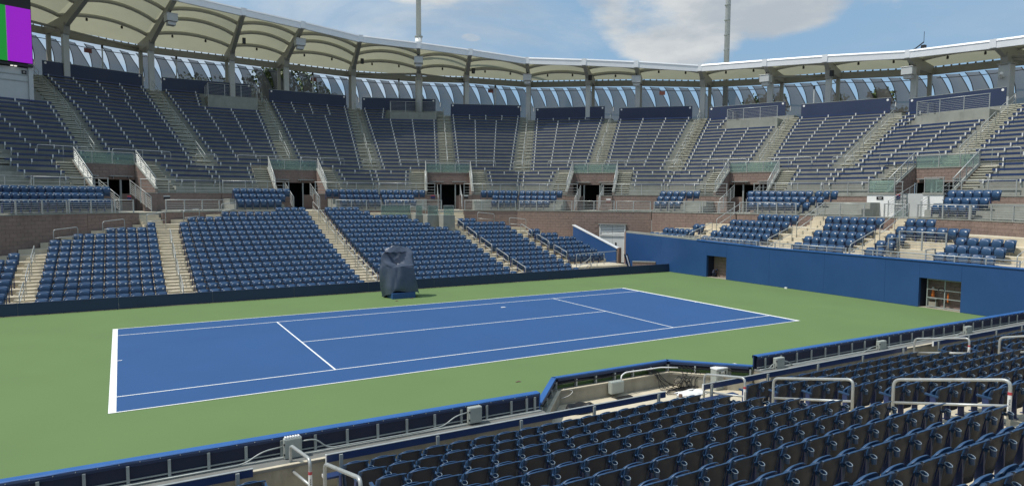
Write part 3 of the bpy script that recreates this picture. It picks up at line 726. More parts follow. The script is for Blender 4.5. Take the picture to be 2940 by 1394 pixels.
for k, x0 in ((11, 8.25), (12, 7.4), (13, 6.85), (14, 4.5)):
    pl = clip([(x0, 11.40+.87*k), (9.15, 11.40+.87*k), (9.15, 11.38+.87*(k+1)), (x0, 11.38+.87*(k+1))], 25.55)
    if pl: MB().prism(pl, 1.5, 3.52+.002*k).build('landing_block', M_conc, ld)
for (xa, ya, xb, yb) in ((8.3, 21.0, 9.1, 21.0), (7.45, 21.87, 8.25, 21.87), (6.9, 22.75, 7.4, 22.75), (4.6, 23.62, 6.85, 23.62)):
    MB().box(xa, xb, ya+.03, ya+.045, 3.55, 4.2).build('glass_pane', M_glass, ld); MB().tube([(xa, ya+.04, 4.22), (xb, ya+.04, 4.22)], .02, n=6).build('guard_rail', M_steel, ld)
    for q in (xa+.02, xb-.02): MB().tube([(q, ya+.04, 3.53), (q, ya+.04, 4.22)], .018, n=6).build('guard_post', M_steel, ld)
# podium block walls, facet by facet
WTOP = 3.78
def podium(label, t, l0, l1, z0, parts=0, holes=()):
    a = PW(t, 25.72, l0); b = PW(t, 25.72, l1)
    return block_wall(label, a, b, z0, WTOP, parts, holes)
V5 = 25.72*T11
podium('brown block wall at the far left below the railing', -45, -V5, V5, -.4, 0)
podium('brown block wall left of the aisle, behind the left seats', -22.5, -V5, -4.55+.6, .4, 300)
podium('short brown block wall piece beside the left stair', -22.5, -3.95+.0, -1.15, .4, 120) if 0 else None
podium('brown block wall above the left block of seats', -22.5, -3.94, -.62, 1.9, 200)
podium('brown block wall right of the left stair', -22.5, .75, V5, 2.2, 60)
podium('low block wall behind the middle seats, left part', 0, -V5, -1.0, 3.0, 0)
podium('low block wall behind the middle seats, right part', 0, .45, V5, 3.0, 0)
podium('block wall left of the right stair', 22.5, -V5, -1.3, 2.2, 0)
podium('brown block wall with two small hoops in front', 22.5, .92, V5, 1.5, 250)
podium('brown block wall holding the grey double door', 45, -V5, V5, -.05, 300, [(V5+1.30, V5+3.24, -.05, 2.86)])
podium('brown block wall right of the double door corner', 67.5, -V5, .9, .9, 200)
podium('pale wall base behind the right hand seats', 67.5, .95, V5, 1.6, 0)
podium('low block wall behind the rear stand seats', 90, -V5, V5, 2.6, 0)
podium('block wall at the far right edge', 112.5, -V5, V5, 1.0, 0)
# double door
dt = thing('double_door', 'pale grey double door with louvred panel above', 'door', P3(45, 25.72, 2.27, -.02))
mb = MB()
for a, b, za, zb in ((1.30, 1.38, 0, 2.84), (3.16, 3.24, 0, 2.84), (1.38, 3.16, 2.78, 2.84), (1.38, 3.16, 1.98, 2.06)): fbox(mb, 45, 25.66, 25.80, a, b, za, zb)
mb.build('frame', M_door, dt)
for a, b in ((1.385, 2.262), (2.278, 3.155)):
    lf = fbox(MB(), 45, 25.72, 25.77, a, b, 0, 1.975).build('leaf', M_door, dt)
    c = (a+b)/2+(.22 if a < 2 else -.18)
    mb = fbox(MB(), 45, 25.705, 25.719, c-.055, c+.055, 1.05, 1.50); o = mb.build('window_slot', M_dark); o.parent = lf; o.matrix_parent_inverse = Matrix.Identity(4); o.location = -dt.location
    for i in range(6):
        z_ = 2.09+.115*i; p = MB(); n_, l_ = nl(45)
        p.hexa([P3(45, 25.70, a, z_), P3(45, 25.70, b, z_), P3(45, 25.72, b, z_), P3(45, 25.72, a, z_)], [P3(45, 25.76, a, z_+.085), P3(45, 25.76, b, z_+.085), P3(45, 25.78, b, z_+.085), P3(45, 25.78, a, z_+.085)]).build('louvre_slat', M_door, dt)
fbox(MB(), 45, 25.82, 25.84, 1.38, 3.16, 0, 2.8).build('dark_backing', M_dark, dt)
fbox(MB(), 45, 25.55, 25.80, 1.22, 3.32, 2.845, 2.88).build('drip_cap', M_steeld, dt)
for z_ in (.95,): fbox(MB(), 45, 25.68, 25.705, 2.20, 2.24, z_, z_+.12).build('handle', M_steeld, dt)
# sloping blue side wall of the far stand
sw = thing('side_wall', 'sloping blue side wall with white top at the end of the seats', 'wall', (18.05, 13.8, 0))
MB().hexa([(18.0, 13.75, -.4), (18.06, 13.75, -.4), (18.06, 18.9, -.4), (18.0, 18.9, -.4)], [(18.0, 13.75, 1.33), (18.06, 13.75, 1.33), (18.06, 18.9, 2.72), (18.0, 18.9, 2.72)]).build('blue_sheet', M_blueboard, sw)
MB().hexa([(18.06, 13.6, -.4), (18.22, 13.6, -.4), (18.22, 19, -.4), (18.06, 19, -.4)], [(18.06, 13.6, 1.33), (18.22, 13.6, 1.33), (18.22, 19, 2.74), (18.06, 19, 2.74)]).build('wall_core', M_brick, sw)
MB().hexa([(17.97, 13.6, 1.335), (18.25, 13.6, 1.335), (18.25, 19, 2.745), (17.97, 19, 2.745)], [(17.97, 13.6, 1.39), (18.25, 13.6, 1.39), (18.25, 19, 2.80), (17.97, 19, 2.80)]).build('coping', M_fasc, sw)
MB().box(18.0, 18.22, 13.45, 13.6, -.4, 1.42).build('end_post', M_wood, sw)
la = thing('leaning_frame', 'black folded frame leaning beside the double door', 'frame', (18.5, 13.2, -.4))
for dx_ in (0, .22): MB().hexa([(18.62+dx_, 13.0, -.4), (18.70+dx_, 13.0, -.4), (18.70+dx_, 13.06, -.4), (18.62+dx_, 13.06, -.4)], [(18.36+dx_, 13.3, .98), (18.44+dx_, 13.3, .98), (18.44+dx_, 13.36, .98), (18.36+dx_, 13.36, .98)]).build('bar', M_black, la)
MB().hexa([(18.74, 12.98, -.38), (18.82, 12.98, -.38), (18.82, 12.995, -.38), (18.74, 12.995, -.38)], [(18.5, 13.27, .9), (18.58, 13.27, .9), (18.58, 13.285, .9), (18.5, 13.285, .9)]).build('white_strip', M_white, la)
MB().box(18.25, 19.66, 10.42, 25, -.7, -.42).build('passage_floor', M_cream, fs_)
block_wall('low brown block wall between the board and the blue wall corner', (18.5, 12.6), (19.68, 11.6), -.42, .50, 20, cap=True)
# ================================================================ BACK STAND
bs = thing('back_stand', 'pale concrete terrace above the tall blue wall', 'seating terrace', (21, 0, 0))
PIT = (-5.62, -3.32)
for j in range(5):
    x0 = 20.42+.87*j if j else 19.88; x1 = 20.42+.87*(j+1)+(.9 if j == 4 else 0)
    for ya, yb in (((-15, PIT[0]), (PIT[1], 14.75)) if j < 2 else ((-15, 14.75),)):
        pl = clip([(x0, ya), (x1, ya), (x1, yb), (x0, yb)], 25.6)
        if pl: MB().prism(pl, BKZ[j]-.6 if j else 1.37, BKZ[j]).build('step', M_cream, bs)
MB().box(19.88, 22.16, PIT[0], PIT[1], 1.37, 1.38).build('pit_floor', M_conc, bs)
MB().box(22.17, 22.3, PIT[0]-.1, PIT[1]+.1, 1.2, 2.235).build('pit_wall', M_conc, bs)
for (ya, yb) in ((8.85, 9.95), (2.55, 3.85), (-2.35, -1.3), (-9.9, -8.6)):
    for j in range(1, 5):
        x0 = 20.42+.87*j; MB().box(x0-.40, x0-.002, ya, yb, BKZ[j-1]+.001, BKZ[j]-.16).build('half_step', M_cream, bs)
    for j in range(3): MB().box(24.8+.28*j, 25.9-.002*j, ya+.002*j, yb-.002*j, 2.5, 2.99+.26*(j+1)).build('half_step', M_cream, bs)
# ================================================================ CONCOURSE TIER (three seat rows above the block wall)
ct = thing('concourse_tier', 'grey concrete tier between the block wall and the benches', 'seating terrace', P3(22.5, 26, 0, 3.5))
FAC = [-45, -22.5, 0, 22.5, 45, 67.5, 90, 112.5]
VH = 1.85        # half width of a tunnel mouth
SPANS = {(-45, -1): 1, (-45, 1): 1, (-22.5, -1): 1, (-22.5, 1): 0, (0, -1): 1, (0, 1): 1, (22.5, -1): 1, (22.5, 1): 1, (45, -1): 1, (45, 1): 0, (67.5, -1): 1, (67.5, 1): 1, (90, -1): 1, (90, 1): 1, (112.5, -1): 1, (112.5, 1): 1}
for t in FAC:
    for s in (-1, 1):
        def half(A0, A1, g0, z0, z1, m=M_conc, nm='step', par=ct, e=.0):
            q = [PW(t, A0, s*g0), PW(t, A0, s*(A0*T11-e)), PW(t, A1, s*(A1*T11-e)), PW(t, A1, s*g0)]
            return MB().prism(q, z0, z1).build(nm, m, par)
        if SPANS[(t, s)]:
            half(25.95, 26.6, VH, 3.2, 3.895)
            half(26.6, 27.47, VH, 3.3, 4.26-.002); half(27.47, 29.04, VH, 3.5, 4.64-.002)
        else: half(25.95, 29.04, VH, 3.2, 3.895)
        # low block wall under the bench railing
        P0 = PW(t, 29.06, s*VH if s > 0 else -29.06*T11); P1 = PW(t, 29.06, 29.06*T11 if s > 0 else -VH)
        block_wall('low brown block wall under the bench railing, %s' % {(-45, -1): 'off left', (-45, 1): 'leftmost', (-22.5, -1): 'at the upper left', (-22.5, 1): 'right of the left tunnel', (0, -1): 'left of the second tunnel', (0, 1): 'right of the second tunnel', (22.5, -1): 'left of the third tunnel', (22.5, 1): 'right of the third tunnel', (45, -1): 'left of the fourth tunnel', (45, 1): 'right of the fourth tunnel with a red marker', (67.5, -1): 'left of the fifth tunnel', (67.5, 1): 'right of the fifth tunnel', (90, -1): 'left of the white panels', (90, 1): 'right of the white panels', (112.5, -1): 'at the right edge', (112.5, 1): 'off right'}[(t, s)],
                   P0, P1, 3.70, 5.02, 120 if not SPANS[(t, s)] else 0, thick=.18)
    MB().prism([PW(t, 25.95, -VH), PW(t, 36, -VH), PW(t, 36, VH), PW(t, 25.95, VH)], 3.2, 3.79).build('tunnel_floor', M_conc, ct)
# ================================================================ UPPER TIER
TA, TT, TH0 = 29.42, .70, 5.50        # first tread front edge, tread depth, first tread height
HALF = {(-45, -1): (27, .36), (-45, 1): (26, .36), (-22.5, -1): (26, .358), (-22.5, 1): (25, .358), (0, -1): (25, .355), (0, 1): (24, .352), (22.5, -1): (24, .347), (22.5, 1): (22, .350), (45, -1): (21, .348), (45, 1): (20, .350),
        (67.5, -1): (20, .338), (67.5, 1): (19, .332), (90, -1): (18, .332), (90, 1): (18, .33), (112.5, -1): (17, .33), (112.5, 1): (17, .33)}
BLK = {(-45, 1): 'the far left block', (-22.5, -1): 'the block below the scoreboard', (-22.5, 1): 'the block right of the left tunnel', (0, -1): 'the block with the left platform', (0, 1): 'the block right of the second tunnel',
       (22.5, -1): 'the block with the middle platform', (22.5, 1): 'the block right of the third tunnel', (45, -1): 'the block left of the fourth tunnel', (45, 1): 'the block right of the fourth tunnel',
       (67.5, -1): 'the block with the right platform', (67.5, 1): 'the block right of the fifth tunnel', (90, -1): 'the block with the platform at far right', (90, 1): 'the last block on the right', (112.5, -1): 'the block off right'}
ut = thing('upper_tier', 'grey concrete upper tier carrying the bench rows', 'seating terrace', P3(22.5, 30, 0, 5))
def tz(t, s, j): return TH0+HALF[(t, s)][1]*j
PLAT = {(0, -1): (5, 20, 5.0, 25), (22.5, -1): (4, 18, 5.4, 24), (67.5, -1): (4, 15, 5.2, 20), (90, -1): (4, 13.5, 5.6, 18)}   # platforms at the top beside the tunnel aisle
MID = .62   # half aisle
for t in FAC:
    for s in (-1, 1):
        n, h = HALF[(t, s)]
        for j in range(n+1):
            A0 = TA+TT*j; A1 = A0+TT+(.9 if j == n else 0); g0 = VH+1.25 if j < 4 else 0
            q = [PW(t, A0, s*g0), PW(t, A0, s*A0*T11), PW(t, A1, s*A1*T11), PW(t, A1, s*g0)]
            MB().prism(q, tz(t, s, j)-.75, tz(t, s, j)).build('deck_step', M_conc, ut)
        MB().prism([PW(t, 29.24, s*(VH+.0)), PW(t, 29.24, s*29.24*T11), PW(t, TA+.02, s*TA*T11), PW(t, TA+.02, s*VH)], 4.4, 5.10).build('front_walk', M_conc, ut)
        # stair beside the tunnel, up to the platform behind its head wall
        a0, a1 = s*(VH+.12), s*(VH+1.25)
        for i in range(11):
            A0 = 29.42+.2545*i; z1 = 5.10+(tz(t, s, 4)-5.10)*(i+1)/11
            MB().prism([PW(t, A0-.03, a0), PW(t, A0+.25, a0), PW(t, A0+.25, a1), PW(t, A0-.03, a1)], z1-.07, z1).build('side_stair_step', M_stair, ut)
            MB().prism([PW(t, A0+.09, a0), PW(t, A0+.25, a0), PW(t, A0+.25, a1), PW(t, A0+.09, a1)], z1-.5, z1-.072).build('side_stair_riser', M_conc, ut)
        # inner cheek wall of the tunnel: sloped block wall
        zT = tz(t, s, 4)
        if s > 0: block_wall('sloped brown cheek wall right of the %s' % {-45: 'off left tunnel', -22.5: 'left tunnel', 0: 'second tunnel', 22.5: 'third tunnel', 45: 'fourth tunnel', 67.5: 'fifth tunnel', 90: 'white panel tunnel', 112.5: 'off right tunnel'}[t],
                             PW(t, 32.1, s*(VH-.02)), PW(t, 29.20, s*(VH-.02)), 3.8, 5.3, 0, thick=.16, topz=lambda q: zT+.12-(zT-5.15)*q/2.9)
        else: block_wall('sloped brown cheek wall left of the %s' % {-45: 'off left tunnel', -22.5: 'left tunnel', 0: 'second tunnel', 22.5: 'third tunnel', 45: 'fourth tunnel', 67.5: 'fifth tunnel', 90: 'white panel tunnel', 112.5: 'off right tunnel'}[t],
                         PW(t, 29.20, s*(VH-.02)), PW(t, 32.1, s*(VH-.02)), 3.8, 5.3, 0, thick=.16, topz=lambda q: 5.27+(zT-5.15)*q/2.9)
    # head wall over the dark doorway
    zT = TH0+HALF[(t, 1)][1]*4
    TN = {-45: 'off left', -22.5: 'left', 0: 'second', 22.5: 'third', 45: 'fourth', 67.5: 'fifth', 90: 'far right', 112.5: 'off right'}[t]
    block_wall('brown head wall above the %s tunnel doorway' % TN, PW(t, 32.14, -VH), PW(t, 32.14, VH), 5.90, zT-.02, 60 if -30 < t < 100 else 0, name='head_wall')
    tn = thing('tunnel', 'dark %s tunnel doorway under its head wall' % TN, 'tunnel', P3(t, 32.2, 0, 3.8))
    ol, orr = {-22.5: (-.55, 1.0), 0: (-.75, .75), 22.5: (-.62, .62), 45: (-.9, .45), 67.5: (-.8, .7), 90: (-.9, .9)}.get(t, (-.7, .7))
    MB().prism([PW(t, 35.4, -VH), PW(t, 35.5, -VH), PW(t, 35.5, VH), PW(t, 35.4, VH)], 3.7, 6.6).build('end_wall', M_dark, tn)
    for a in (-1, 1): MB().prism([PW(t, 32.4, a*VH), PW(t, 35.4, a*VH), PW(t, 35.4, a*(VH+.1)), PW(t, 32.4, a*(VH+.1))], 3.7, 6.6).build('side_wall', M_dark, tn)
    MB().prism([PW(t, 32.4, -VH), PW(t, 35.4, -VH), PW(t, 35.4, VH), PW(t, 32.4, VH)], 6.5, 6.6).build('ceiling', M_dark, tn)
    for a, b in ((-VH, ol), (orr, VH)):
        MB().prism([PW(t, 32.2, a), PW(t, 32.3, a), PW(t, 32.3, b), PW(t, 32.2, b)], 3.8, 4.95).build('jamb_wall', M_brick, tn)
    for a in (ol, orr): fbox(MB(), t, 32.1, 32.2, a-.05, a+.05, 3.8, 5.89).build('door_post', M_steeld, tn)
    for a, b in ((-VH+.25, -.35), (.35, VH-.25)):
        fbox(MB(), t, 31.8, 32.1, a, b, 6.10, 6.15).build('canopy_shelf', M_steeld, tn)
        for c_ in (a+.2, b-.2): fbox(MB(), t, 31.9, 32.1, c_-.012, c_+.012, 5.96, 6.10).build('bracket', M_steeld, tn)
    # platform over the tunnel
    MB().prism([PW(t, 32.16, -VH-1.25), PW(t, 33.0, -VH-1.25), PW(t, 33.0, VH+1.25), PW(t, 32.16, VH+1.25)], zT-.015, zT+.035).build('landing', M_cream, tn)
# aisle stairs: half steps
for t in FAC:
    n, h = HALF[(t, 1)]; n2, h2 = HALF[(t, -1)]
    for j in range(5, min(n, n2)+1):
        A0 = TA+TT*j; zz = TH0+max(h, h2)*j; zp = TH0+max(h, h2)*(j-1)
        fbox(MB(), t, A0-.37, A0-.06, -MID, MID, (zz+zp)/2-.06, (zz+zp)/2+.01).build('half_step', M_stair, ut)
        fbox(MB(), t, A0-.03, A0+TT-.345, -MID+.004, MID-.004, zz-.06, zz+.012).build('tread_slab', M_stair, ut)
for t in FAC[:-1]:
    h = HALF[(t, 1)][1]; n = min(HALF[(t, 1)][0], HALF[(t+22.5, -1)][0]); tv = t+11.25; K = 1/math.cos(R_(11.25))
    for j in range(4, n+1):
        A0 = (TA+TT*j)*K; zz = TH0+max(h, HALF[(t+22.5, -1)][1])*j; zp = zz-h
        fbox(MB(), tv, A0-.39, A0-.06, -MID, MID, (zz+zp)/2-.06, (zz+zp)/2+.01).build('half_step', M_stair, ut)
        fbox(MB(), tv, A0-.03, A0+TT*K-.365, -MID+.004, MID-.004, zz-.06, zz+.012).build('tread_slab', M_stair, ut)
# benches
def bench(t, s, j, a, b, label):
    A = TA+TT*j+.30; z = tz(t, s, j)+.47; c = P3(t, A, s*(a+b)/2, tz(t, s, j)); o = thing('bench_row', label, 'bench', c, 'navy bench rows of the upper tier')
    lo, hi = sorted((s*a, s*b))
    fbox(MB(), t, A-.13, A+.15, lo, hi, z-.124, z).build('seat_board', M_bench, o)
    mb = MB(); n = max(2, int(round((hi-lo)/2.0))+1); xs = [lo+.25+(hi-lo-.5)*i/(n-1) for i in range(n)]
    for x in xs: fbox(mb, t, A-.06, A+.10, x-.03, x+.03, z-.47, z-.126)
    for i, x in enumerate(xs):
        fbox(MB(), t, A-.135, A-.131, x-.042, x+.042, z-.205, z+.002).build('joint_cover', M_tick, o)
        fbox(MB(), t, A-.131, A+.152, x-.045, x+.045, z+.001, z+.004).build('joint_cover', M_tick, o)
    q = mb.build('brackets', M_steeld, o, kind='stuff')
nb = 0
for t in FAC[:]:
    for s in (-1, 1):
        if (t, s) in ((-45, -1), (-45, 1), (112.5, -1), (112.5, 1)): continue
        n, h = HALF[(t, s)]
        for j in range(n):
            if (t, s) == (-22.5, -1) and j > 16: continue
            A = TA+TT*j+.3; a = VH+1.45 if j < 4 else MID+.12; b = A*T11-(0.02 if j < 4 else MID+.2)
            if (t, s) in PLAT and j >= n-PLAT[(t, s)][0]:
                a = PLAT[(t, s)][2]+.5
                if b-a < .8: continue
            bench(t, s, j, a, b, 'navy bench plank, %s row of %s' % (ORD[j], BLK[(t, s)])); nb += 1
print('BENCHES', nb)
# navy back panels
for t in FAC:
    for s in (-1, 1):
        n, h = HALF[(t, s)]; A = TA+TT*n+.02; z0 = tz(t, s, n-1)+.30; z1 = TH0+h*(n-1)+.47+1.12
        a, b = MID+.15, A*T11-MID-.2
        if (t, s) == (-22.5, -1): continue
        if t in (-45,): a = .5
        lo, hi = sorted((s*a, s*b))
        p = fbox(MB(), t, A, A+.06, lo, hi, z0, z1).build('back_panel', M_back, ut)
        fbox(MB(), t, A-.01, A+.07, lo-.01, hi+.01, z1, z1+.03).build('panel_trim', M_steeld, ut)
        for q in (lo+.22, hi-.22): MB().tube([P3(t, A-.005, q, z1-.16), P3(t, A-.018, q, z1-.16)], .09, n=12).build('panel_disc', M_plate, ut)
# ---------------------------------------------------------------- railings
def text_mesh(nm, cu):
    q = bpy.data.objects.new('tmp', cu); COL.objects.link(q); dg = bpy.context.evaluated_depsgraph_get()
    me = bpy.data.meshes.new_from_object(q.evaluated_get(dg)); bpy.data.objects.remove(q); o = bpy.data.objects.new(nm, me); COL.objects.link(o); return o
def rail(label, pts, h=.95, bars=4, gap=1.25, group=None, cat='railing', name='guard_railing', m=M_steel, rad=.026, clip_ends=True, kick=.12, postr=None):
    """pts: list of base points (x,y,z) along the run"""
    P = [Vector(p) for p in pts]; o = thing(name, label, cat, P[0], group); up = Vector((0, 0, 1))
    MB().tube([p+up*h for p in P], rad, n=8).build('top_rail', m, o, smooth=True)
    for k in range(bars):
        z = kick+(h-kick-.06)*k/bars
        MB().tube([p+up*z for p in P], .011, n=5).build('bar', m, o)
    for a, b in zip(P, P[1:]):
        L_ = (b-a).length; n = max(1, round(L_/gap)); d = (b-a).normalized(); dh = Vector((d.x, d.y, 0)).normalized(); pr_ = postr or .022
        for i in range(n+1):
            if i == n and b is not P[-1] and (b-P[-1]).length > .01: continue
            s_ = .04+(L_-.08)*i/n; c = a+(b-a)*(s_/L_); nn = Vector((dh.y, -dh.x, 0))
            MB().hexa([c+dh*x+nn*y for x, y in ((-pr_, -pr_), (pr_, -pr_), (pr_, pr_), (-pr_, pr_))], [c+dh*x+nn*y+up*(h-.02) for x, y in ((-pr_, -pr_), (pr_, -pr_), (pr_, pr_), (-pr_, pr_))]).build('post', m, o)
    return o
def hoop(label, a, b, h=.90, mid=.45, rad=.024, cat='handrail', group=None, m=M_steel, ext=0, sticker=False, midposts=0):
    """a, b: base points; round cornered loop with a middle bar"""
    a, b = Vector(a), Vector(b); up = Vector((0, 0, 1)); o = thing('handrail_hoop', label, cat, a, group)
    MB().tube(fillet([a, a+up*h, b+up*h, b], .13), rad, n=10).build('hoop_tube', m, o, smooth=True)
    MB().tube([a+up*(h-mid), b+up*(h-mid)], rad*.85, n=8).build('middle_bar', m, o, smooth=True)
    for q in (a, b): MB().tube([q, q+up*.012], rad*2.2, n=10).build('base_flange', m, o)
    for i in range(midposts):
        c = a+(b-a)*(i+1)/(midposts+1); MB().tube([c, c+up*h], rad*.8, n=8).build('post', m, o)
    if sticker:
        st = MB().tube([b+up*(h-.56), b+up*(h-.20)], rad+.002, n=12, caps=False).build('warning_sticker', M_white, o, smooth=True)
        MB().tube([b+up*(h-.26), b+up*(h-.205)], rad+.003, n=12, caps=False).build('red_label', M_red, o, smooth=True)
        d = (CAM-b); d.z = 0; d.normalize(); sd_ = Vector((-d.y, d.x, 0))
        cu = bpy.data.curves.new('sticker_text', 'FONT'); cu.body = 'YOUR STEP'; cu.size = .040; cu.align_x = 'CENTER'; cu.align_y = 'CENTER'; cu.extrude = .0008
        cu.materials.append(M_black); tx = text_mesh('sticker_text', cu)
        X = Vector((0, 0, -1)); Y = Vector((sd_.x, sd_.y, 0)); Z = X.cross(Y)
        if Z.dot(d) < 0: Y = -Y; Z = X.cross(Y)
        p = b+up*(h-.425)+d*(rad+.0045)-a
        tx.matrix_world = Matrix(((X.x, Y.x, Z.x, p.x), (X.y, Y.y, Z.y, p.y), (X.z, Y.z, Z.z, p.z), (0, 0, 0, 1))); tx.parent = o
    return o
# near stand hoops
hoop('hoop handrail standing before the white towel in the bay', (1.15, -10.72, -.46), (1.15, -12.0, -.25+.0), group='near stand hoops', sticker=True, rad=.03)
hoop('middle hoop handrail of the right foreground aisle', (1.15, -12.8, -.05), (1.15, -14.7, .38), group='near stand hoops', rad=.03, h=.88)
hoop('largest hoop handrail, nearest the viewer on the right', (1.35, -15.4, .52), (1.5, -17.3, .95), group='near stand hoops', sticker=True, rad=.03, h=.88)
hoop('hoop handrail far right near the blue board', (10.3, -10.85, -.46), (10.3, -12.45, -.15), group='near stand hoops', sticker=True, rad=.03)
hoop('hoop handrail cut by the right edge of the view', (10.4, -13.2, .0), (10.4, -15.0, .45), group='near stand hoops', rad=.03)
hoop('foreground hoop handrail in front of the large junction box', (-9.0, -10.62, -.46), (-8.9, -11.65, -.38), group='near stand hoops', sticker=True, rad=.03)
hoop('foreground hoop handrail at the bottom edge beside the seats', (-8.9, -12.6, -.12), (-8.85, -14.25, .25), group='near stand hoops', rad=.03)
# far aisle hoops
def fz(y):
    k = (y-11.38)/.87; i = int(max(0, min(15, math.floor(k)))); return FZ[i]+(FZ[min(16, i+1)]-FZ[i])*max(0, min(1, k-i))
AN = {0: 'leftmost far aisle', 1: 'second far aisle', 2: 'aisle behind the covered chair', 3: 'fourth far aisle', 4: 'last far aisle'}
for i, (x, ks) in enumerate(((-15.3, (.3, 3.0, 5.8)), (-9.1, (.2, 2.9, 5.6, 8.3)), (.25, (.2, 2.3, 4.7, 7.1, 9.5, 11.9, 14.2)), (9.5, (.2, 2.6, 5.1, 7.6, 10.0)), (14.15, (2.9, 5.4, 8.0)))):
    for q, k in enumerate(ks):
        ya, yb = 11.6+.87*k, 11.6+.87*(k+1.85)
        hoop('%s hoop handrail up the %s' % (ORD[q] if q else 'lowest', AN[i]), (x, ya, fz(ya)), (x, yb, fz(yb)), h=.86, mid=.36, rad=.021, group='far aisle hoops')
# loops at row ends against the block wall
for i, (x, y, ln_, lab) in enumerate(((-14.6, 19.9, 1.15, 'leftmost small hoop before the left block wall'), (-12.4, 21.1, 1.15, 'second small hoop before the left block wall'), (-10.2, 22.3, 1.1, 'third small hoop before the left block wall'),
                          (-8.2, 22.9, 1.0, 'small hoop right of the left stair'), (-5.9, 24.1, 1.0, 'small hoop above the left block of seats'), (6.8, 23.6, 1.1, 'small hoop above the middle right seats'), (8.6, 22.5, .9, 'small hoop left of the right stair'),
                          (11.6, 22.2, 1.25, 'small hoop right of the right stair'), (13.6, 20.9, 1.25, 'second small hoop right of the right stair'))):
    d = Vector((.924, .383, 0)) if x < 0 else Vector((.924, -.383, 0)); z0 = fz(y)-.1; a = Vector((x, y, z0)); b = a+d*ln_
    hoop(lab, a, (b.x, b.y, z0+(.12 if x < 0 else -.12)), h=1.15, mid=.45, rad=.022, group='small hoops before the block walls')
hoop('long low hoop on the landing beside the sloping wall', (13.85, 12.62, .36), (17.9, 13.5, .36), h=.85, mid=.7, rad=.022, midposts=2)
hoop('short hoop at the foot of the landing', (14.6, 12.0, -.3), (15.5, 12.6, -.3), h=.95, mid=.4, rad=.022)
hoop('short hoop in front of the landing step', (13.4, 11.7, -.42), (14.9, 12.5, .0), h=.95, mid=.4, rad=.022)
# railings on top of the podium block wall
for (t, a, b, lab) in ((-45, .5, V5-.1, 'railing on the block wall at the left edge'), (-22.5, -V5+.1, -2.3, 'railing above the left block wall'), (-22.5, -2.2, -.9, 'short railing before the left tunnel'), (-22.5, .95, V5-.05, 'railing right of the left tunnel mouth'),
                       (0, 1.6, V5-.1, 'railing above the middle seats'), (22.5, -V5+.1, -.7, 'railing left of the third tunnel mouth'), (22.5, 1.0, V5-.1, 'railing above the two small hoops'),
                       (45, -V5+.1, -.8, 'railing above the block wall corner'), (45, -.7, 2.4, 'railing left above the double door'), (45, 2.5, V5-.05, 'railing right above the double door'), (67.5, -V5+.1, -1.6, 'railing before the short concourse seats'), (67.5, -1.5, .8, 'railing at the end of the brown wall'),
                       (67.5, 1.1, V5-.1, 'railing behind the right hand seats'), (90, -4.0, -1.2, 'railing in front of the block panel'), (90, -.2, 1.1, 'railing between the white panels'), (90, 1.9, V5-.1, 'railing at the right before the concourse seats'), (112.5, -V5, V5, 'railing at the right edge')):
    rail(lab, [P3(t, 25.78, a, WTOP+.05), P3(t, 25.78, b, WTOP+.05)], h=.74, bars=5, gap=1.3, group='podium railings', postr=.03)
# railing in front of the benches
for t in FAC[:]:
    if t in (112.5,): continue
    for s in (-1, 1):
        a, b = (VH-.9 if t not in (22.5,) else VH-.7), 29.1*T11-.05
        lo, hi = sorted((s*a, s*b))
        rail('upper railing %s of the %s tunnel' % ('left' if s < 0 else 'right', {-45: 'off left', -22.5: 'left', 0: 'second', 22.5: 'third', 45: 'fourth', 67.5: 'fifth', 90: 'far right'}[t]), [P3(t, 29.1, lo, 5.05), P3(t, 29.1, hi, 5.05)], h=.86, bars=3, gap=1.6, group='railings before the benches')
# steel stair railings and landing railings at each tunnel
for t in FAC[1:-1]:
    TN = {-22.5: 'left', 0: 'second', 22.5: 'third', 45: 'fourth', 67.5: 'fifth', 90: 'far right'}[t]
    for s in (-1, 1):
        zT = tz(t, s, 4)
        rail('sloping railing on the %s cheek of the %s tunnel' % ('left' if s < 0 else 'right', TN), [P3(t, 29.3, s*(VH+.06), 5.2), P3(t, 32.1, s*(VH+.06), zT+.12)], h=.85, bars=5, gap=.9, group='sloping railings at the tunnels', rad=.034)
        a, b = sorted((s*.75, s*(VH+2.3))); zl = zT
        hoop('tall hoop guarding the %s side of the landing over the %s tunnel' % ('left' if s < 0 else 'right', TN), P3(t, 32.5, a, zl), P3(t, 32.5, b, zl), h=1.05, mid=1.0, rad=.022, midposts=1, group='landing hoops')
        # stairs down into the tunnel: inner rails
        rail('slanting inner railing, %s side of the %s tunnel mouth' % ('left' if s < 0 else 'right', TN), [P3(t, 27.6, s*.95, 3.8), P3(t, 30.6, s*.95, 4.9)], h=.95, bars=6, gap=.75, group='inner tunnel railings', rad=.022)
    gp = fbox(MB(), t, 32.22, 32.24, -VH, VH, TH0+HALF[(t, 1)][1]*4+.05, TH0+HALF[(t, 1)][1]*4+.75)
    go = thing('glass_guard', 'glass guard with steel frame above the %s tunnel' % TN, 'glass guard', P3(t, 33, 0, 7)); gp.build('glass_pane', M_glass, go)
    zz = TH0+HALF[(t, 1)][1]*4
    MB().tube([P3(t, 32.23, -VH, zz+.8), P3(t, 32.23, VH, zz+.8)], .022, n=8).build('top_rail', M_steel, go)
    for q in (-VH, -.62, .62, VH): fbox(MB(), t, 32.19, 32.27, q-.02, q+.02, zz+.04, zz+.8).build('post', M_steel, go)
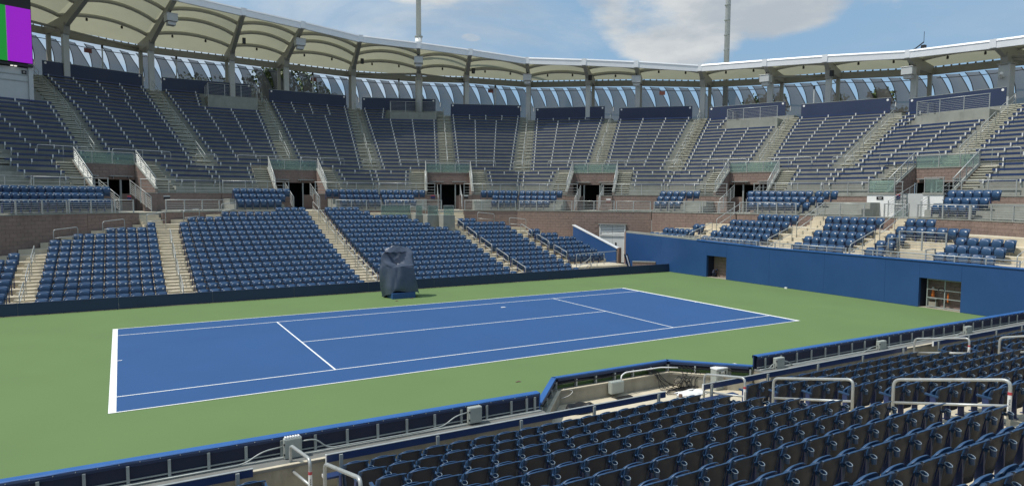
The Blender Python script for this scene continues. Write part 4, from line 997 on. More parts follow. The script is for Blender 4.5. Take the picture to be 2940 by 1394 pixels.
# handrails up the bench aisles
AZ = {}
def aisle_rail(tv, K, t, s, j0, n, lab):
    h = HALF[(t, s)][1]; j = j0; i = 0
    while j < n-1:
        j1 = min(n, j+3.4)
        a = P3(tv, (TA+TT*j)*K+.1, 0, TH0+h*j); b = P3(tv, (TA+TT*j1)*K+.1, 0, TH0+h*j1)
        hoop('%s handrail segment up the %s' % (ORD[i], lab), a, b, h=.92, mid=.42, rad=.020, group='bench aisle handrails', m=M_steeld if t < 20 else M_steel, midposts=1); j += 4.4; i += 1
for t in FAC[1:-1]:
    aisle_rail(t, 1, t, 1, 5.2, min(HALF[(t, 1)][0], HALF[(t, -1)][0]), 'aisle above the %s tunnel' % {-22.5: 'left', 0: 'second', 22.5: 'third', 45: 'fourth', 67.5: 'fifth', 90: 'far right'}[t])
K_ = 1/math.cos(R_(11.25))
for i, t in enumerate(FAC[1:-1]):
    tv = t+11.25; aisle_rail(tv, K_, t, 1, 4.3, min(HALF[(t, 1)][0], HALF[(t+22.5, -1)][0]), '%s bench aisle without a tunnel' % ['first', 'second', 'third', 'fourth', 'fifth', 'sixth'][i])
    zz = tz(t, 1, 4)
    hoop('low hoop closing the %s bench aisle' % ['first', 'second', 'third', 'fourth', 'fifth', 'sixth'][i], P3(tv, (TA+TT*4)*K_+.02, -.75, zz), P3(tv, (TA+TT*4)*K_+.02, .75, zz), h=1.0, mid=.5, rad=.02, group='hoops closing the aisles')
# camera platforms
for (t, s), (nr, _, wd, n) in PLAT.items():
    n = HALF[(t, s)][0]; j = n-nr; A0 = TA+TT*j+.35; A1 = TA+TT*(n)+.6; z1 = tz(t, s, n-1)-.1; z0 = tz(t, s, j)+.1
    lab = {0: 'left', 22.5: 'middle', 67.5: 'right', 90: 'far right'}[t]
    pf = thing('camera_platform', 'grey concrete %s platform cut into the top bench rows' % lab, 'platform', P3(t, A0, s*3, z0))
    lo, hi = sorted((s*(MID+.1), s*wd))
    fbox(MB(), t, A0, A1, lo, hi, z0-.6, z1).build('platform_block', M_conc, pf)
    rail('railing of the %s camera platform' % lab, [P3(t, A0+.05, lo, z1), P3(t, A0+.05, hi, z1)], h=1.05, bars=7, gap=1.5, group='platform railings')
    rail('side railing of the %s camera platform' % lab, [P3(t, A0+.1, lo+.02, z1), P3(t, A1, lo+.02, z1)], h=1.05, bars=7, gap=1.3, group='platform side railings')
# rails of the back stand
rail('long steel railing along the top of the blue wall, left part', [(20.0, 9.9, 2.12), (20.0, 3.5, 2.10)], h=.30, bars=2, gap=1.2, group='railings on the blue wall')
rail('long steel railing along the top of the blue wall, middle part', [(20.0, 3.4, 2.08), (20.0, -2.0, 2.08)], h=.30, bars=2, gap=1.2, group='railings on the blue wall')
rail('long steel railing along the top of the blue wall, right part', [(20.0, -2.1, 2.08), (20.0, -9.6, 2.08)], h=.30, bars=2, gap=1.2, group='railings on the blue wall')
rail('railing behind the stepped pit', [(22.2, PIT[1], 2.24), (22.2, PIT[0], 2.24)], h=1.02, bars=6, gap=1.15, postr=.03)
rail('left stepped railing of the pit', [(20.4, PIT[1], 1.6), (21.25, PIT[1], 1.6)], h=.95, bars=5, gap=.8); rail('upper left railing of the pit', [(21.3, PIT[1], 1.92), (22.15, PIT[1], 1.92)], h=1.0, bars=5, gap=.8)
rail('right stepped railing of the pit', [(20.4, PIT[0], 1.6), (21.25, PIT[0], 1.6)], h=.95, bars=5, gap=.8)
for y, lab in ((9.4, 'first'), (3.2, 'second'), (-1.85, 'third'), (-9.25, 'fourth')):
    hoop('low handrail up the %s aisle above the blue wall' % lab, (20.5, y, 1.6), (22.6, y, 2.3), h=.95, mid=.42, rad=.022, group='corner aisle handrails', midposts=1)
    hoop('high handrail up the %s aisle above the blue wall' % lab, (23.0, y, 2.5), (25.6, y, 3.7), h=.95, mid=.42, rad=.022, group='upper corner aisle handrails', midposts=1)
# ================================================================ ROOF
# columns lines: facet angle, lateral place (None = at a corner), fascia A/H, column A, head z, rear A
RL = [(-56.25, None, 38.4, 22.9, 47.4, 19.4, 51.6), (-45, -2.5, 38.4, 22.7, 47.3, 19.2, 51.4), (-45, 2.5, 38.4, 22.5, 47.3, 19.1, 51.3), (-33.75, None, 38.5, 22.3, 47.2, 19.0, 51.2), (-22.5, -2.5, 38.6, 21.9, 47.1, 18.8, 51.1), (-22.5, 2.5, 38.7, 21.6, 47.0, 18.6, 51),
      (-11.25, None, 38.8, 21.2, 46.9, 18.4, 50.9), (0, -2.5, 39, 20.75, 46.7, 18.2, 50.7), (0, 2.5, 39.2, 20.35, 46.6, 18.05, 50.6), (11.25, None, 39.7, 19.9, 46.4, 17.85, 50.4), (22.5, -2.5, 40.1, 19.55, 45.7, 17.45, 49.9), (22.5, 2.5, 40.5, 19.15, 45.5, 17.4, 49.5),
      (33.75, None, 40.9, 18.6, 44.9, 17.0, 48.9), (45, -2.5, 41.2, 18.25, 44.3, 16.75, 48.3), (45, 2.5, 41.6, 17.9, 44.2, 16.6, 48.2), (56.25, None, 42.2, 17.4, 44.2, 16.2, 48.2), (67.5, -2.5, 42.6, 17.25, 44.6, 15.95, 48.6), (67.5, 2.5, 42.9, 17.1, 44.7, 15.9, 48.7),
      (78.75, None, 43.3, 16.8, 45.2, 15.6, 49.2), (90, -2.5, 43.6, 16.5, 45.8, 15.4, 49.8), (90, 2.5, 43.8, 16.3, 46, 15.2, 50), (101.25, None, 44, 16.1, 46.2, 15.0, 50.2), (112.5, -2.5, 44.2, 15.9, 46.3, 14.8, 50.3)]
K_ = 1/math.cos(R_(11.25))
def RP(i, A, z):
    t, lat = RL[i][:2]
    return P3(t, A*K_, 0, z) if lat is None else P3(t, A, lat, z)
roof = thing('canopy_roof', 'curved white edged fabric canopy roof round the bowl on steel rafters', 'roof', P3(22.5, 45, 0, 17))
def rl(i, a, b): return RP(i, a, b)
for i in range(len(RL)):
    t, lat, Af, Hf, Ac, zh, Ar = RL[i]; d, l = nl(t); l3 = Vector((l.x, l.y, 0)); hw = .17
    prof = [(Ar+.1, zh+.02), (Ac+.2, zh-.0), (Ac-.35, zh+.02), (Af+.25, Hf-.52), (Af+.25, Hf-.20), (Ac-.3, zh+.95), (Ar+.1, zh+.70)]
    pa = [RP(i, A, z)-l3*hw for A, z in prof]; pb = [RP(i, A, z)+l3*hw for A, z in prof]; n = len(prof)
    MB().add(pa+pb, [tuple(range(n)), tuple(range(n, 2*n))[::-1]]+[(k, n+k, n+(k+1) % n, (k+1) % n) for k in range(n)]).build('rafter', M_raft, roof)
    MB().hexa([RP(i, Ac-.4, zh-.55)+l3*x for x in (-.24, .24)]+[RP(i, Ac+.35, zh-.55)+l3*x for x in (.24, -.24)], [RP(i, Ac-.55, zh+.35)+l3*x for x in (-.24, .24)]+[RP(i, Ac+.6, zh+.35)+l3*x for x in (.24, -.24)]).build('haunch', M_raft, roof)
SS = [0, .12, .25, .37, .5, .62, .75, .88, 1.0]; WW = [k/10 for k in range(11)]
BUL = [.115]*9+[.105, .10, .09, .08, .07, .065, .06, .055, .05, .045, .045, .045, .045, .045]
def roofpt(i, s, w_, lift=0):
    """s 0 fascia..1 rear, w_ across bay i..i+1"""
    def prof(j):
        t, lat, Af, Hf, Ac, zh, Ar = RL[j]; zz = (Hf-.12)*(1-s)+(zh+.72)*s+.25*math.sin(math.pi*s); return RP(j, Af+(Ar-Af)*s, zz)
    a, b = prof(i), prof(i+1); L_ = (b-a).length; p = a*(1-w_)+b*w_
    return p+Vector((0, 0, 1))*((BUL[i]*L_)*math.sin(math.pi*w_)**.8*math.sin(math.pi*s)**.75*(1 if 0 < s < 1 else 0)+lift)
for i in range(len(RL)-1):
    rows = [[roofpt(i, s, w_) for w_ in WW] for s in SS]
    MB().grid(rows).build('fabric_panel', M_canopy, roof, smooth=True)
    for s in (.27, .52, .77) if i < 10 else (.40, .75) if i < 14 else (.55,):
        MB().tube([roofpt(i, s, w_, -.20) for w_ in WW], .17, n=8).build('arch_rib', M_rib, roof, smooth=True)
    a, b = RL[i], RL[i+1]; pA, pB = RP(i, a[2], 0), RP(i+1, b[2], 0); d = (pB-pA).normalized(); o = Vector((d.y, -d.x, 0)); o = o if o.dot(Vector((CX, CY, 0))-pA) > 0 else -o
    e = d*.16
    def zc(p, z): return Vector((p.x, p.y, z))
    lo = [zc(pA+e, a[3]-.60), zc(pB-e, b[3]-.60), zc(pB-e-o*.24, b[3]-.60), zc(pA+e-o*.24, a[3]-.60)]; hi = [zc(pA+e, a[3]-.10), zc(pB-e, b[3]-.10), zc(pB-e-o*.24, b[3]-.10), zc(pA+e-o*.24, a[3]-.10)]
    MB().hexa(lo, hi).build('fascia_beam', M_fasc, roof)
    lo2 = [zc(pA+e+o*.05, a[3]-.098), zc(pB-e+o*.05, b[3]-.098), zc(pB-e-o*.34, b[3]-.098), zc(pA+e-o*.34, a[3]-.098)]; hi2 = [zc(pA+e+o*.0, a[3]+.04), zc(pB-e+o*.0, b[3]+.04), zc(pB-e-o*.30, b[3]+.04), zc(pA+e-o*.30, a[3]+.04)]
    MB().hexa(lo2, hi2).build('gutter_cap', M_fasc, roof)
    # rear beam and hanging cable
    pA, pB = RP(i, a[6], 0), RP(i+1, b[6], 0)
    MB().hexa([zc(pA-o*.14, a[5]), zc(pB-o*.14, b[5]), zc(pB+o*.14, b[5]), zc(pA+o*.14, a[5])], [zc(pA-o*.14, a[5]+.58), zc(pB-o*.14, b[5]+.58), zc(pB+o*.14, b[5]+.58), zc(pA+o*.14, a[5]+.58)]).build('rear_beam', M_raft, roof)
    mb = MB(); L_ = (pB-pA).length; n = int(L_/.6)
    for k in range(n):
        c = pA+(pB-pA)*((k+.5)/n); z = a[5]+(b[5]-a[5])*((k+.5)/n)+.62; mb.box(c.x-.05, c.x+.05, c.y-.05, c.y+.05, z-.03, z+.08)
    mb.build('lacing_clips', M_darksteel, roof, kind='stuff')
    cb = [zc(pA+(pB-pA)*q-o*.9, a[5]+(b[5]-a[5])*q-.18-.12*math.sin(math.pi*q)) for q in (0, .2, .4, .6, .8, 1)]
    tag(MB().tube(cb, .035, n=5).build('hanging_cable', M_darksteel, smooth=True), 'black cable strung below the rear roof beam, bay %s from the left' % nums[i], 'cable', 'cables below the roof beam')
    # small downlights
    for q in ((.3, .7) if L_ > 5.2 else (.5,)):
        s = (.77 if i < 10 else .75 if i < 14 else .55); p = roofpt(i, s, q, -.22); MB().tube([p, p-Vector((0, 0, .22))], .03, n=5).tube([p-Vector((0, 0, .2)), p-Vector((0, 0, .42))], .09, n=8).build('downlight', M_darksteel, roof)
for i in range(len(RL)):
    t, lat, Af, Hf, Ac, zh, Ar = RL[i]; d, l = nl(t); n3 = Vector((d.x, d.y, 0)); l3 = Vector((l.x, l.y, 0)); c = RP(i, Af, Hf)
    MB().hexa([c-n3*.05-l3*.22-Vector((0, 0, .56)), c-n3*.05+l3*.22-Vector((0, 0, .56)), c+n3*.3+l3*.22-Vector((0, 0, .56)), c+n3*.3-l3*.22-Vector((0, 0, .56))],
              [c-n3*.05-l3*.22+Vector((0, 0, .06)), c-n3*.05+l3*.22+Vector((0, 0, .06)), c+n3*.3+l3*.22+Vector((0, 0, .06)), c+n3*.3-l3*.22+Vector((0, 0, .06))]).build('fascia_joint', M_fasc, roof)
for i, j in ((10, 9), (10, 11), (4, 6), (16, 17), (19, 20)):
    a, b = RL[i], RL[j]; MB().tube([RP(i, a[4], a[5]+.1), RP(j, b[6]-.3, b[5]+.25)], .11, n=8).build('diagonal_brace', M_raft, roof, smooth=True)
# columns
BIG = {4: .62, 10: .37, 19: .40, 20: .33}
CNAME = {4: 'thick round column beside the scoreboard', 10: 'thick round column on the middle platform carrying the left mast', 19: 'thick column with a camera at the far right, white below', 16: 'square column on the right platform'}
for i in range(3, len(RL)-1):
    t, lat, Af, Hf, Ac, zh, Ar = RL[i]; d, l = nl(t); s = 1 if (lat or 0) > 0 else -1
    ft = t if lat is not None else t-11.25; hf = HALF.get((ft, 1 if lat is None else s), (20, .34)); j = min(hf[0], int((Ac*(K_ if lat is None else 1)-TA)/TT)); zb = TH0+hf[1]*min(j, hf[0]-1)-.1
    if lat is not None and (t, s) in PLAT: zb = tz(t, s, HALF[(t, s)][0]-1)-.12
    c = thing('roof_column', CNAME.get(i, 'grey steel roof column, %s from the left' % nums[i-3]), 'column', RP(i, Ac, zb), 'roof columns')
    if i in (4, 10): MB().tube([RP(i, Ac, zb), RP(i, Ac, zh-.3)], BIG[i], n=20).build('shaft', M_grey, c, smooth=True)
    else:
        w_ = BIG.get(i, .23); l3 = Vector((l.x, l.y, 0)); n3 = Vector((d.x, d.y, 0)); q = RP(i, Ac, 0)
        pts = [(q+l3*x+n3*y) for x, y in ((-w_, -w_), (w_, -w_), (w_, w_), (-w_, w_))]
        MB().prism([(p.x, p.y) for p in pts], zb, zh-.4).build('shaft', M_grey, c, bevel=.02)
        MB().prism([(q+(p-q)*1.25)[:2] for p in pts], zh-.45, zh-.36).build('head_plate', M_raft, c)
    # rear post
    q = RP(i, Ar-.4, 0); q2 = [(q+Vector((l.x, l.y, 0))*x+Vector((d.x, d.y, 0))*y) for x, y in ((-.15, -.15), (.15, -.15), (.15, .15), (-.15, .15))]
    tag(MB().prism([(p.x, p.y) for p in q2], 10, zh).build('rear_post', M_raft), 'dark rear post behind the %s roof column' % nums[i-3], 'post', 'rear roof posts')
# loudspeaker clusters and floodlight boxes below every other rafter
for i in (6, 8, 10, 12, 14, 16, 18):
    t, lat, Af, Hf, Ac, zh, Ar = RL[i]; d, l = nl(t); n3 = Vector((d.x, d.y, 0)); l3 = Vector((l.x, l.y, 0)); q = .22 if i < 12 else .42
    c = RP(i, Af+(Ac-Af)*q, Hf*(1-q)+zh*q-.75)
    o = thing('loudspeaker', 'grey loudspeaker box hanging below the roof edge, %s from the left' % nums[(i-6)//2], 'loudspeaker', c, 'loudspeakers below the roof')
    def cb(x0, x1, y0, y1, z0, z1, nm, m): MB().hexa([c+l3*x+n3*y+Vector((0, 0, z0)) for x, y in ((x0, y0), (x1, y0), (x1, y1), (x0, y1))], [c+l3*x+n3*y+Vector((0, 0, z1)) for x, y in ((x0, y0), (x1, y0), (x1, y1), (x0, y1))]).build(nm, m, o, bevel=.02)
    cb(-.42, .42, -.75, .25, -.62, -.02, 'cabinet', M_grey); cb(-.30, .30, -.55, .1, -.92, -.63, 'lower_cabinet', M_grey); cb(-.45, .45, -.80, .28, -.018, .01, 'top_plate', M_fasc); cb(-.05, .05, -.2, -.1, 0, .3, 'hanger', M_darksteel)
for i in (7, 9, 11, 13, 17):
    t, lat, Af, Hf, Ac, zh, Ar = RL[i]; d, l = nl(t); l3 = Vector((l.x, l.y, 0)); c = RP(i, Af+(Ac-Af)*.42, Hf*.58+zh*.42-.7)+l3*.45
    tag(MB().box(c.x-.13, c.x+.13, c.y-.13, c.y+.13, c.z-.5, c.z).build('projector_box', M_darksteel), 'small dark device hanging beside the %s rafter' % nums[i-3], 'device', 'small devices beside the rafters')
# outer skin: overlapping fabric blades with slits of sky between them
pl = [RP(i, RL[i][6]+1.7, RL[i][5]+.15) for i in range(1, len(RL))]
cum = [0]
for a, b in zip(pl, pl[1:]): cum.append(cum[-1]+(b-a).length)
def along(s):
    for k in range(len(pl)-1):
        if s <= cum[k+1] or k == len(pl)-2: q = (s-cum[k])/(cum[k+1]-cum[k]); return pl[k]+(pl[k+1]-pl[k])*q
bay = -1; bayc = 0; pitch = 1.52; n = int(cum[-1]/pitch)-1
for k in range(2, n):
    s0 = k*pitch; mb = MB(); NR = 9; H = 2.35
    rows = []
    for r_ in range(NR+1):
        v = r_/NR; z = -H*v                      # from top down to where the slits close
        le = s0+pitch*(.42+.50*v**.75-.0); ri = s0+pitch*(1+.92*v**1.45)
        base = .86*v**.85; gap = .42*(1-v**1.9); le = s0+pitch*(base+gap); ri = s0+pitch*(1+base)
        if r_ == NR: ri = le+pitch
        row = []
        for q in range(5):
            s_ = le+(ri-le)*q/4; p = along(min(s_, cum[-1]-.01)); dirv = (along(min(s_+.1, cum[-1]-.005))-along(max(0, s_-.1))).normalized(); ow = Vector((-dirv.y, dirv.x, 0))
            ow = ow if ow.dot(Vector((p.x-CX, p.y-CY, 0))) > 0 else -ow
            row.append(p+Vector((0, 0, z))+ow*(.42*(q/4-.5)*(1-v)))
        rows.append(row)
    rows.append([p+Vector((0, 0, -4.2)) for p in rows[-1]])
    bay_ = max(q for q in range(len(cum)) if cum[q] <= s0+pitch); bayc = bayc+1 if bay_ == bay else 0; bay = bay_
    o = thing('fabric_blade', 'grey fabric blade, %s in the %s roof bay from the left' % (nums[bayc], nums[bay]), 'fabric screen', rows[0][0], 'fabric blades of the outer screen')
    MB().grid(rows).build('mesh_sheet', M_skin, o, smooth=True)
    MB().tube([r__[0] for r__ in rows[:-1]], .035, n=5).build('left_edge_cable', M_darksteel, o); MB().tube([r__[-1] for r__ in rows[:-1]], .035, n=5).build('right_edge_cable', M_darksteel, o)
    p = rows[NR][0]; MB().tube([p+Vector((0, 0, .25)), p-Vector((0, 0, .25))], .05, n=6).build('turnbuckle', M_plate, o)
# masts
for (i, rad, A, lab, zb) in ((10, .27, RL[10][4], 'tall grey mast rising through the roof above the middle platform', 18), (15, .28, 49.3, 'tall grey mast behind the roof on the right', 12)):
    p = RP(i, A, zb); m_ = thing('light_mast', lab, 'mast', p)
    if i == 15: p = RP(i, A, zb)+Vector((.55, -1.25, 0))
    top = Vector((p.x, p.y, 48)) if i == 10 else Vector((p.x+.3, p.y+.1, 48))
    MB().tube([p, top], [rad, rad*.8], n=16).build('shaft', M_grey, m_, smooth=True)
    if i == 10:
        MB().tube([Vector((p.x, p.y, 19.7)), Vector((p.x, p.y, 21.3))], .36, n=16).build('white_collar', M_white, m_, smooth=True); MB().tube([Vector((p.x, p.y, 21.3)), Vector((p.x, p.y, 21.42))], .42, n=16).build('collar_ring', M_steeld, m_)
    else:
        for z in np.arange(20, 30, 1.5): MB().tube([p+Vector((0, 0, z-zb)), p+Vector((0, 0, z-zb+.1))], rad+.02, n=12).build('band', M_steeld, m_)
# red exit markers hung on the outer screen
for k, (i, q) in enumerate(((5, .45), (8, .5), (11, .4), (14, .3))):
    a, b = RP(i, RL[i][6]+.9, RL[i][5]-.75), RP(i+1, RL[i+1][6]+.9, RL[i+1][5]-.75); c = a+(b-a)*q; d = (b-a).normalized()
    tag(MB().hexa([c-d*.3, c+d*.3, c+d*.3+Vector((.05, .05, 0)), c-d*.3+Vector((.05, .05, 0))], [c-d*.3+Vector((0, 0, .4)), c+d*.3+Vector((0, 0, .4)), c+d*.3+Vector((.05, .05, .4)), c-d*.3+Vector((.05, .05, .4))]).build('hanging_marker', M_redpanel), 'small dull red marker below the roof beam, %s from the left' % nums[k], 'marker', 'red markers below the roof beam')
# slim lamp posts behind the bench rows
for k, (t, lat) in enumerate(((-22.5, 5.6), (0, -7.2), (0, 5.2), (22.5, -4.6), (22.5, 5.5), (67.5, 1.6))):
    s = 1 if lat > 0 else -1; A = TA+TT*HALF[(t, s)][0]+.8; z0 = TH0+HALF[(t, s)][1]*HALF[(t, s)][0]; p = P3(t, A, lat, z0)
    o = thing('slim_post', 'slim grey post with a small head behind the top row, %s from the left' % nums[k], 'post', p, 'slim posts behind the top rows')
    MB().tube([p, p+Vector((0, 0, 3.1 if k < 5 else 2.6))], .06, n=8).build('pole', M_grey, o); MB().tube([p+Vector((0, 0, 3.1 if k < 5 else 2.6)), p+Vector((0, 0, 3.4 if k < 5 else 2.9))], .09, n=8).build('head', M_darksteel, o)
# something standing on the roof edge
q = RP(18, 45, 16.95); ro = thing('roof_antenna', 'small dark antenna rack standing on the roof edge', 'antenna', q)
MB().tube([q+Vector((-.6, .9, -.2)), q+Vector((.0, .0, .25)), q+Vector((.35, -.5, .75))], .05, n=6).build('arm', M_darksteel, ro); MB().tube([q+Vector((.35, -.5, .75)), q+Vector((.35, -.5, 1.6))], .02, n=5).build('whip', M_darksteel, ro)
MB().box(q.x+.2, q.x+.5, q.y-.65, q.y-.35, q.z+.1, q.z+.5).build('unit', M_darksteel, ro)
# security camera on the thick right column
i = 19; c = RP(i, RL[i][4], 14.0); tv_ = (Vector((CX, CY, 14))-c); tv_.z = 0; tv_.normalize(); c = c+tv_*.42
sc = thing('security_camera', 'white security camera on the thick right column', 'camera', c); MB().tube([c, c+tv_*.35+Vector((0, 0, .05))], .04, n=8).build('arm', M_white, sc); e = c+tv_*.35+Vector((0, 0, .1)); MB().tube([e-Vector((.28, .1, -.1)), e+Vector((.25, .2, -.14))], .11, n=10).build('housing', M_white, sc)
# ---------------------------------------------------------------- scoreboard
sb = thing('scoreboard', 'large screen showing green and magenta bars at the upper left', 'scoreboard', P3(-22.5, 41, -5, 11)); t = -22.5
fbox(MB(), t, 41.02, 41.9, -10.0, -1.74, 14.28, 20.6).build('housing', M_darksteel, sb)
fbox(MB(), t, 41.0, 41.018, -10.0, -1.76, 18.17, 20.6).build('black_header', M_black, sb)
fbox(MB(), t, 40.985, 41.018, -3.27, -1.78, 14.32, 18.165).build('magenta_field', M_mag, sb)
fbox(MB(), t, 40.985, 41.018, -5.6, -3.31, 14.32, 18.165).build('green_field', M_grn, sb)
fbox(MB(), t, 40.985, 41.018, -3.308, -3.272, 14.32, 18.165).build('thin_divider', M_grey, sb)
fbox(MB(), t, 40.985, 41.018, -10, -5.605, 14.32, 18.165).build('dark_field', M_black, sb)
fbox(MB(), t, 41.1, 41.5, -2.02, -1.74, 10.9, 14.27).build('support_post', M_grey, sb)
fbox(MB(), t, 41.25, 41.4, -10.0, -2.03, 10.9, 13.95).build('service_wall', M_grey, sb)
for z in (13.45, 13.0): fbox(MB(), t, 41.2, 41.249, -10, -2.03, z, z+.07).build('wall_rail', M_steeld, sb)
fbox(MB(), t, 40.9, 41.8, -10, -1.76, 14.05, 14.2).build('under_gantry', M_darksteel, sb)
for q in (-3.05, -2.83): fbox(MB(), t, 40.95, 41.1, q-.07, q+.07, 13.98, 14.045).build('work_lamp', M_lamp, sb)
fbox(MB(), t, 41.19, 41.199, -2.42, -2.12, 13.52, 13.8).build('number_sign', M_black, sb)
def sign_text(body, size, t, A, lat, z, m, par, offz=0):
    cu = bpy.data.curves.new('lettering', 'FONT'); cu.body = body; cu.size = size; cu.align_x = 'CENTER'; cu.align_y = 'CENTER'; cu.extrude = .001; cu.materials.append(m)
    o = text_mesh('lettering', cu); n, l = nl(t); p = P3(t, A, lat, z)-par.location
    o.matrix_world = Matrix(((l.x, 0, -n.x, p.x), (l.y, 0, -n.y, p.y), (0, 1, 0, p.z), (0, 0, 0, 1))); o.parent = par; return o
sign_text('M', .16, t, 41.18, -2.27, 13.66, M_plate, sb)
# ---------------------------------------------------------------- tunnel white panels and signs at the far right
for a, b, lab in ((-2.6, -1.05, 'left bright white panel beside the right tunnel'), (.55, 1.85, 'right bright white panel beside the right tunnel')):
    o = thing('hoarding', lab, 'hoarding', P3(90, 28.5, (a+b)/2, 3.8)); fbox(MB(), 90, 28.45, 28.55, a, b, 3.79, 5.12).build('panel_board', M_white, o, bevel=.01); fbox(MB(), 90, 28.40, 28.6, a-.02, b+.02, 5.122, 5.24).build('sill', M_conc, o)
    pz = fbox(MB(), 90, 28.49, 28.51, a+.1, b-.1, 5.28, 6.0).build('glass_pane', M_glass, o)
    for q in (a+.05, b-.05): fbox(MB(), 90, 28.47, 28.53, q-.02, q+.02, 5.24, 6.1).build('post', M_steel, o)
    MB().tube([P3(90, 28.5, a, 6.1), P3(90, 28.5, b, 6.1)], .022, n=6).build('top_rail', M_steel, o)
fbox(MB(), 90, 28.46, 29.9, -1.58, -.02, 3.79, 3.8)
gd = thing('service_door', 'light grey return wall with a small door between the white panels', 'door', P3(90, 29.6, -.8, 3.8)); fbox(MB(), 90, 29.5, 29.6, -1.58, -.02, 3.8, 5.2).build('wall_leaf', M_grey, gd)
for a, b, za, zb in ((-1.4, -1.37, 3.85, 4.9), (-.93, -.90, 3.85, 4.9), (-1.4, -.9, 4.9, 4.93), (-1.4, -.9, 4.45, 4.47)): fbox(MB(), 90, 29.48, 29.499, a, b, za, zb).build('door_trim', M_steeld, gd)
def plate(lab, t, A, lat, z, w_, h, top, bot, txt, tcol=M_plate):
    o = thing('section_sign', lab, 'sign', P3(t, A, lat, z))
    fbox(MB(), t, A-.02, A, lat-w_/2, lat+w_/2, z, z+h*.66).build('lower_plate', bot, o)
    if top: fbox(MB(), t, A-.02, A, lat-w_/2, lat+w_/2, z+h*.66+.002, z+h).build('upper_plate', top, o)
    if txt: sign_text(txt, h*.5, t, A-.023, lat, z+h*.33, tcol, o)
M_navsign = mat('sign_navy', (.02, .025, .10), .5)
plate('small black sign reading 12A on the left white panel', 90, 28.44, -1.85, 4.82, .38, .28, None, M_black, '12A')
plate('red and navy sign beside the 12A sign', 90, 29.47, -1.45, 4.85, .34, .34, M_red, M_navsign, '')
plate('small section sign left of the third tunnel', 22.5, 28.95, -1.35, 4.70, .34, .30, M_red, M_navsign, '')
plate('small section sign right of the third tunnel', 22.5, 28.95, 1.35, 4.70, .34, .28, M_grey, M_black, '')
plate('small section sign right of the fourth tunnel', 45, 28.95, 1.55, 4.45, .36, .30, M_white, M_redpanel, '')
plate('small red and navy sign left of the left stair', -22.5, 27.5, -.35, 4.55, .26, .28, M_red, M_navsign, '')
plate('small dark sign right of the left stair', -22.5, 27.5, 1.75, 4.60, .36, .24, M_grey, M_black, '')
fbox(MB(), 22.5, 28.98, 29.05, -VH, -.75, 3.8, 5.0); 
for t, a, b in ((22.5, -VH, -.78), (22.5, .78, VH), (0, -VH, -.85), (0, .85, VH), (45, -VH, -.95), (45, .6, VH), (67.5, .8, VH), (67.5, -VH, -.9), (-22.5, -VH, -.7), (-22.5, 1.1, VH)):
    pz = P3(t, 28.97, a, 0); pq = P3(t, 28.97, b, 0)
    block_wall('short brown pier %s the opening of the %s tunnel' % ('left of' if a < 0 else 'right of', {-22.5: 'left', 0: 'second', 22.5: 'third', 45: 'fourth', 67.5: 'fifth'}[t]), (pz.x, pz.y), (pq.x, pq.y), 3.8, 4.98, 12, thick=.2)
# ================================================================ TREES BEYOND THE BOWL
def tree(label, x, y, zt, rad, seed):
    rnd = random.Random(seed); z0 = -.75; o = thing('tree', label, 'tree', (x, y, z0), 'trees seen past the outer screen')
    H = zt-z0; mb = MB(); mb.tube([(x, y, z0), (x+rnd.uniform(-.3, .3), y, z0+H*.35), (x+rnd.uniform(-.5, .5), y+.2, z0+H*.75)], [.45, .33, .12], n=8)
    bl = []
    for k in range(9):
        a = rnd.uniform(0, 6.28); el = rnd.uniform(.45, .95); rr = rad*rnd.uniform(.3, .8); c = Vector((x+math.cos(a)*rr, y+math.sin(a)*rr, z0+H*el)); bl.append((c, rad*rnd.uniform(.3, .52)))
        mb.tube([(x, y, z0+H*rnd.uniform(.3, .6)), c], [.14, .04], n=5)
    mb.build('trunk', M_trunk, o, smooth=True); lf = MB(); vs, fs = [], []
    bl.append((Vector((x, y, zt-rad*.35)), rad*.42))
    for c, r_ in bl:
        for q in range(420):
            d = Vector((rnd.gauss(0, 1), rnd.gauss(0, 1), rnd.gauss(0, .8))).normalized()*r_*rnd.uniform(.55, 1.08); p = c+d
            a = Vector((rnd.gauss(0, 1), rnd.gauss(0, 1), rnd.gauss(0, 1))).normalized()*rnd.uniform(.14, .3); b = a.cross(Vector((rnd.gauss(0, 1), rnd.gauss(0, 1), rnd.gauss(0, 1)))).normalized()*rnd.uniform(.1, .22)
            n_ = len(vs); vs += [p-a, p+b, p+a, p-b]; fs.append((n_, n_+1, n_+2, n_+3))
    lf.add(vs, fs); lf.build('crown', M_leaf, o)
for k, (x, y, zt, rad) in enumerate(((-1.0, 66, 18.6, 5), (4.5, 70, 20.6, 5.2), (8.5, 66, 20.9, 4.6), (13, 67, 17.9, 4.6))):
    tree('%s leafy tree seen past the outer screen on the left' % ['first', 'second', 'third', 'fourth'][k], x, y, zt, rad, k)
for k, (x, y, zt, rad) in enumerate(((63, 37.5, 18.6, 4.5), (69, 32.5, 18.2, 4.2), (68, 26, 18.0, 3.6))):
    tree('%s leafy tree seen past the outer screen on the right' % ['first', 'second', 'third'][k], x, y, zt, rad, 10+k)
# ================================================================ THINGS ON COURT AND IN THE BAY
# covered umpire chair
uc = thing('covered_umpire_chair', 'tall umpire chair wrapped in a wrinkled navy tarpaulin on a blue base', 'umpire chair', (.1, 8.1, 0))
MB().box(-.46, .70, 7.50, 8.36, .0, .27).build('base_box', M_blueboard, uc, bevel=.01)
MB().box(-.58, -.30, 8.36, 8.72, .0, .06).build('foot_cloth', M_darkfab, uc)
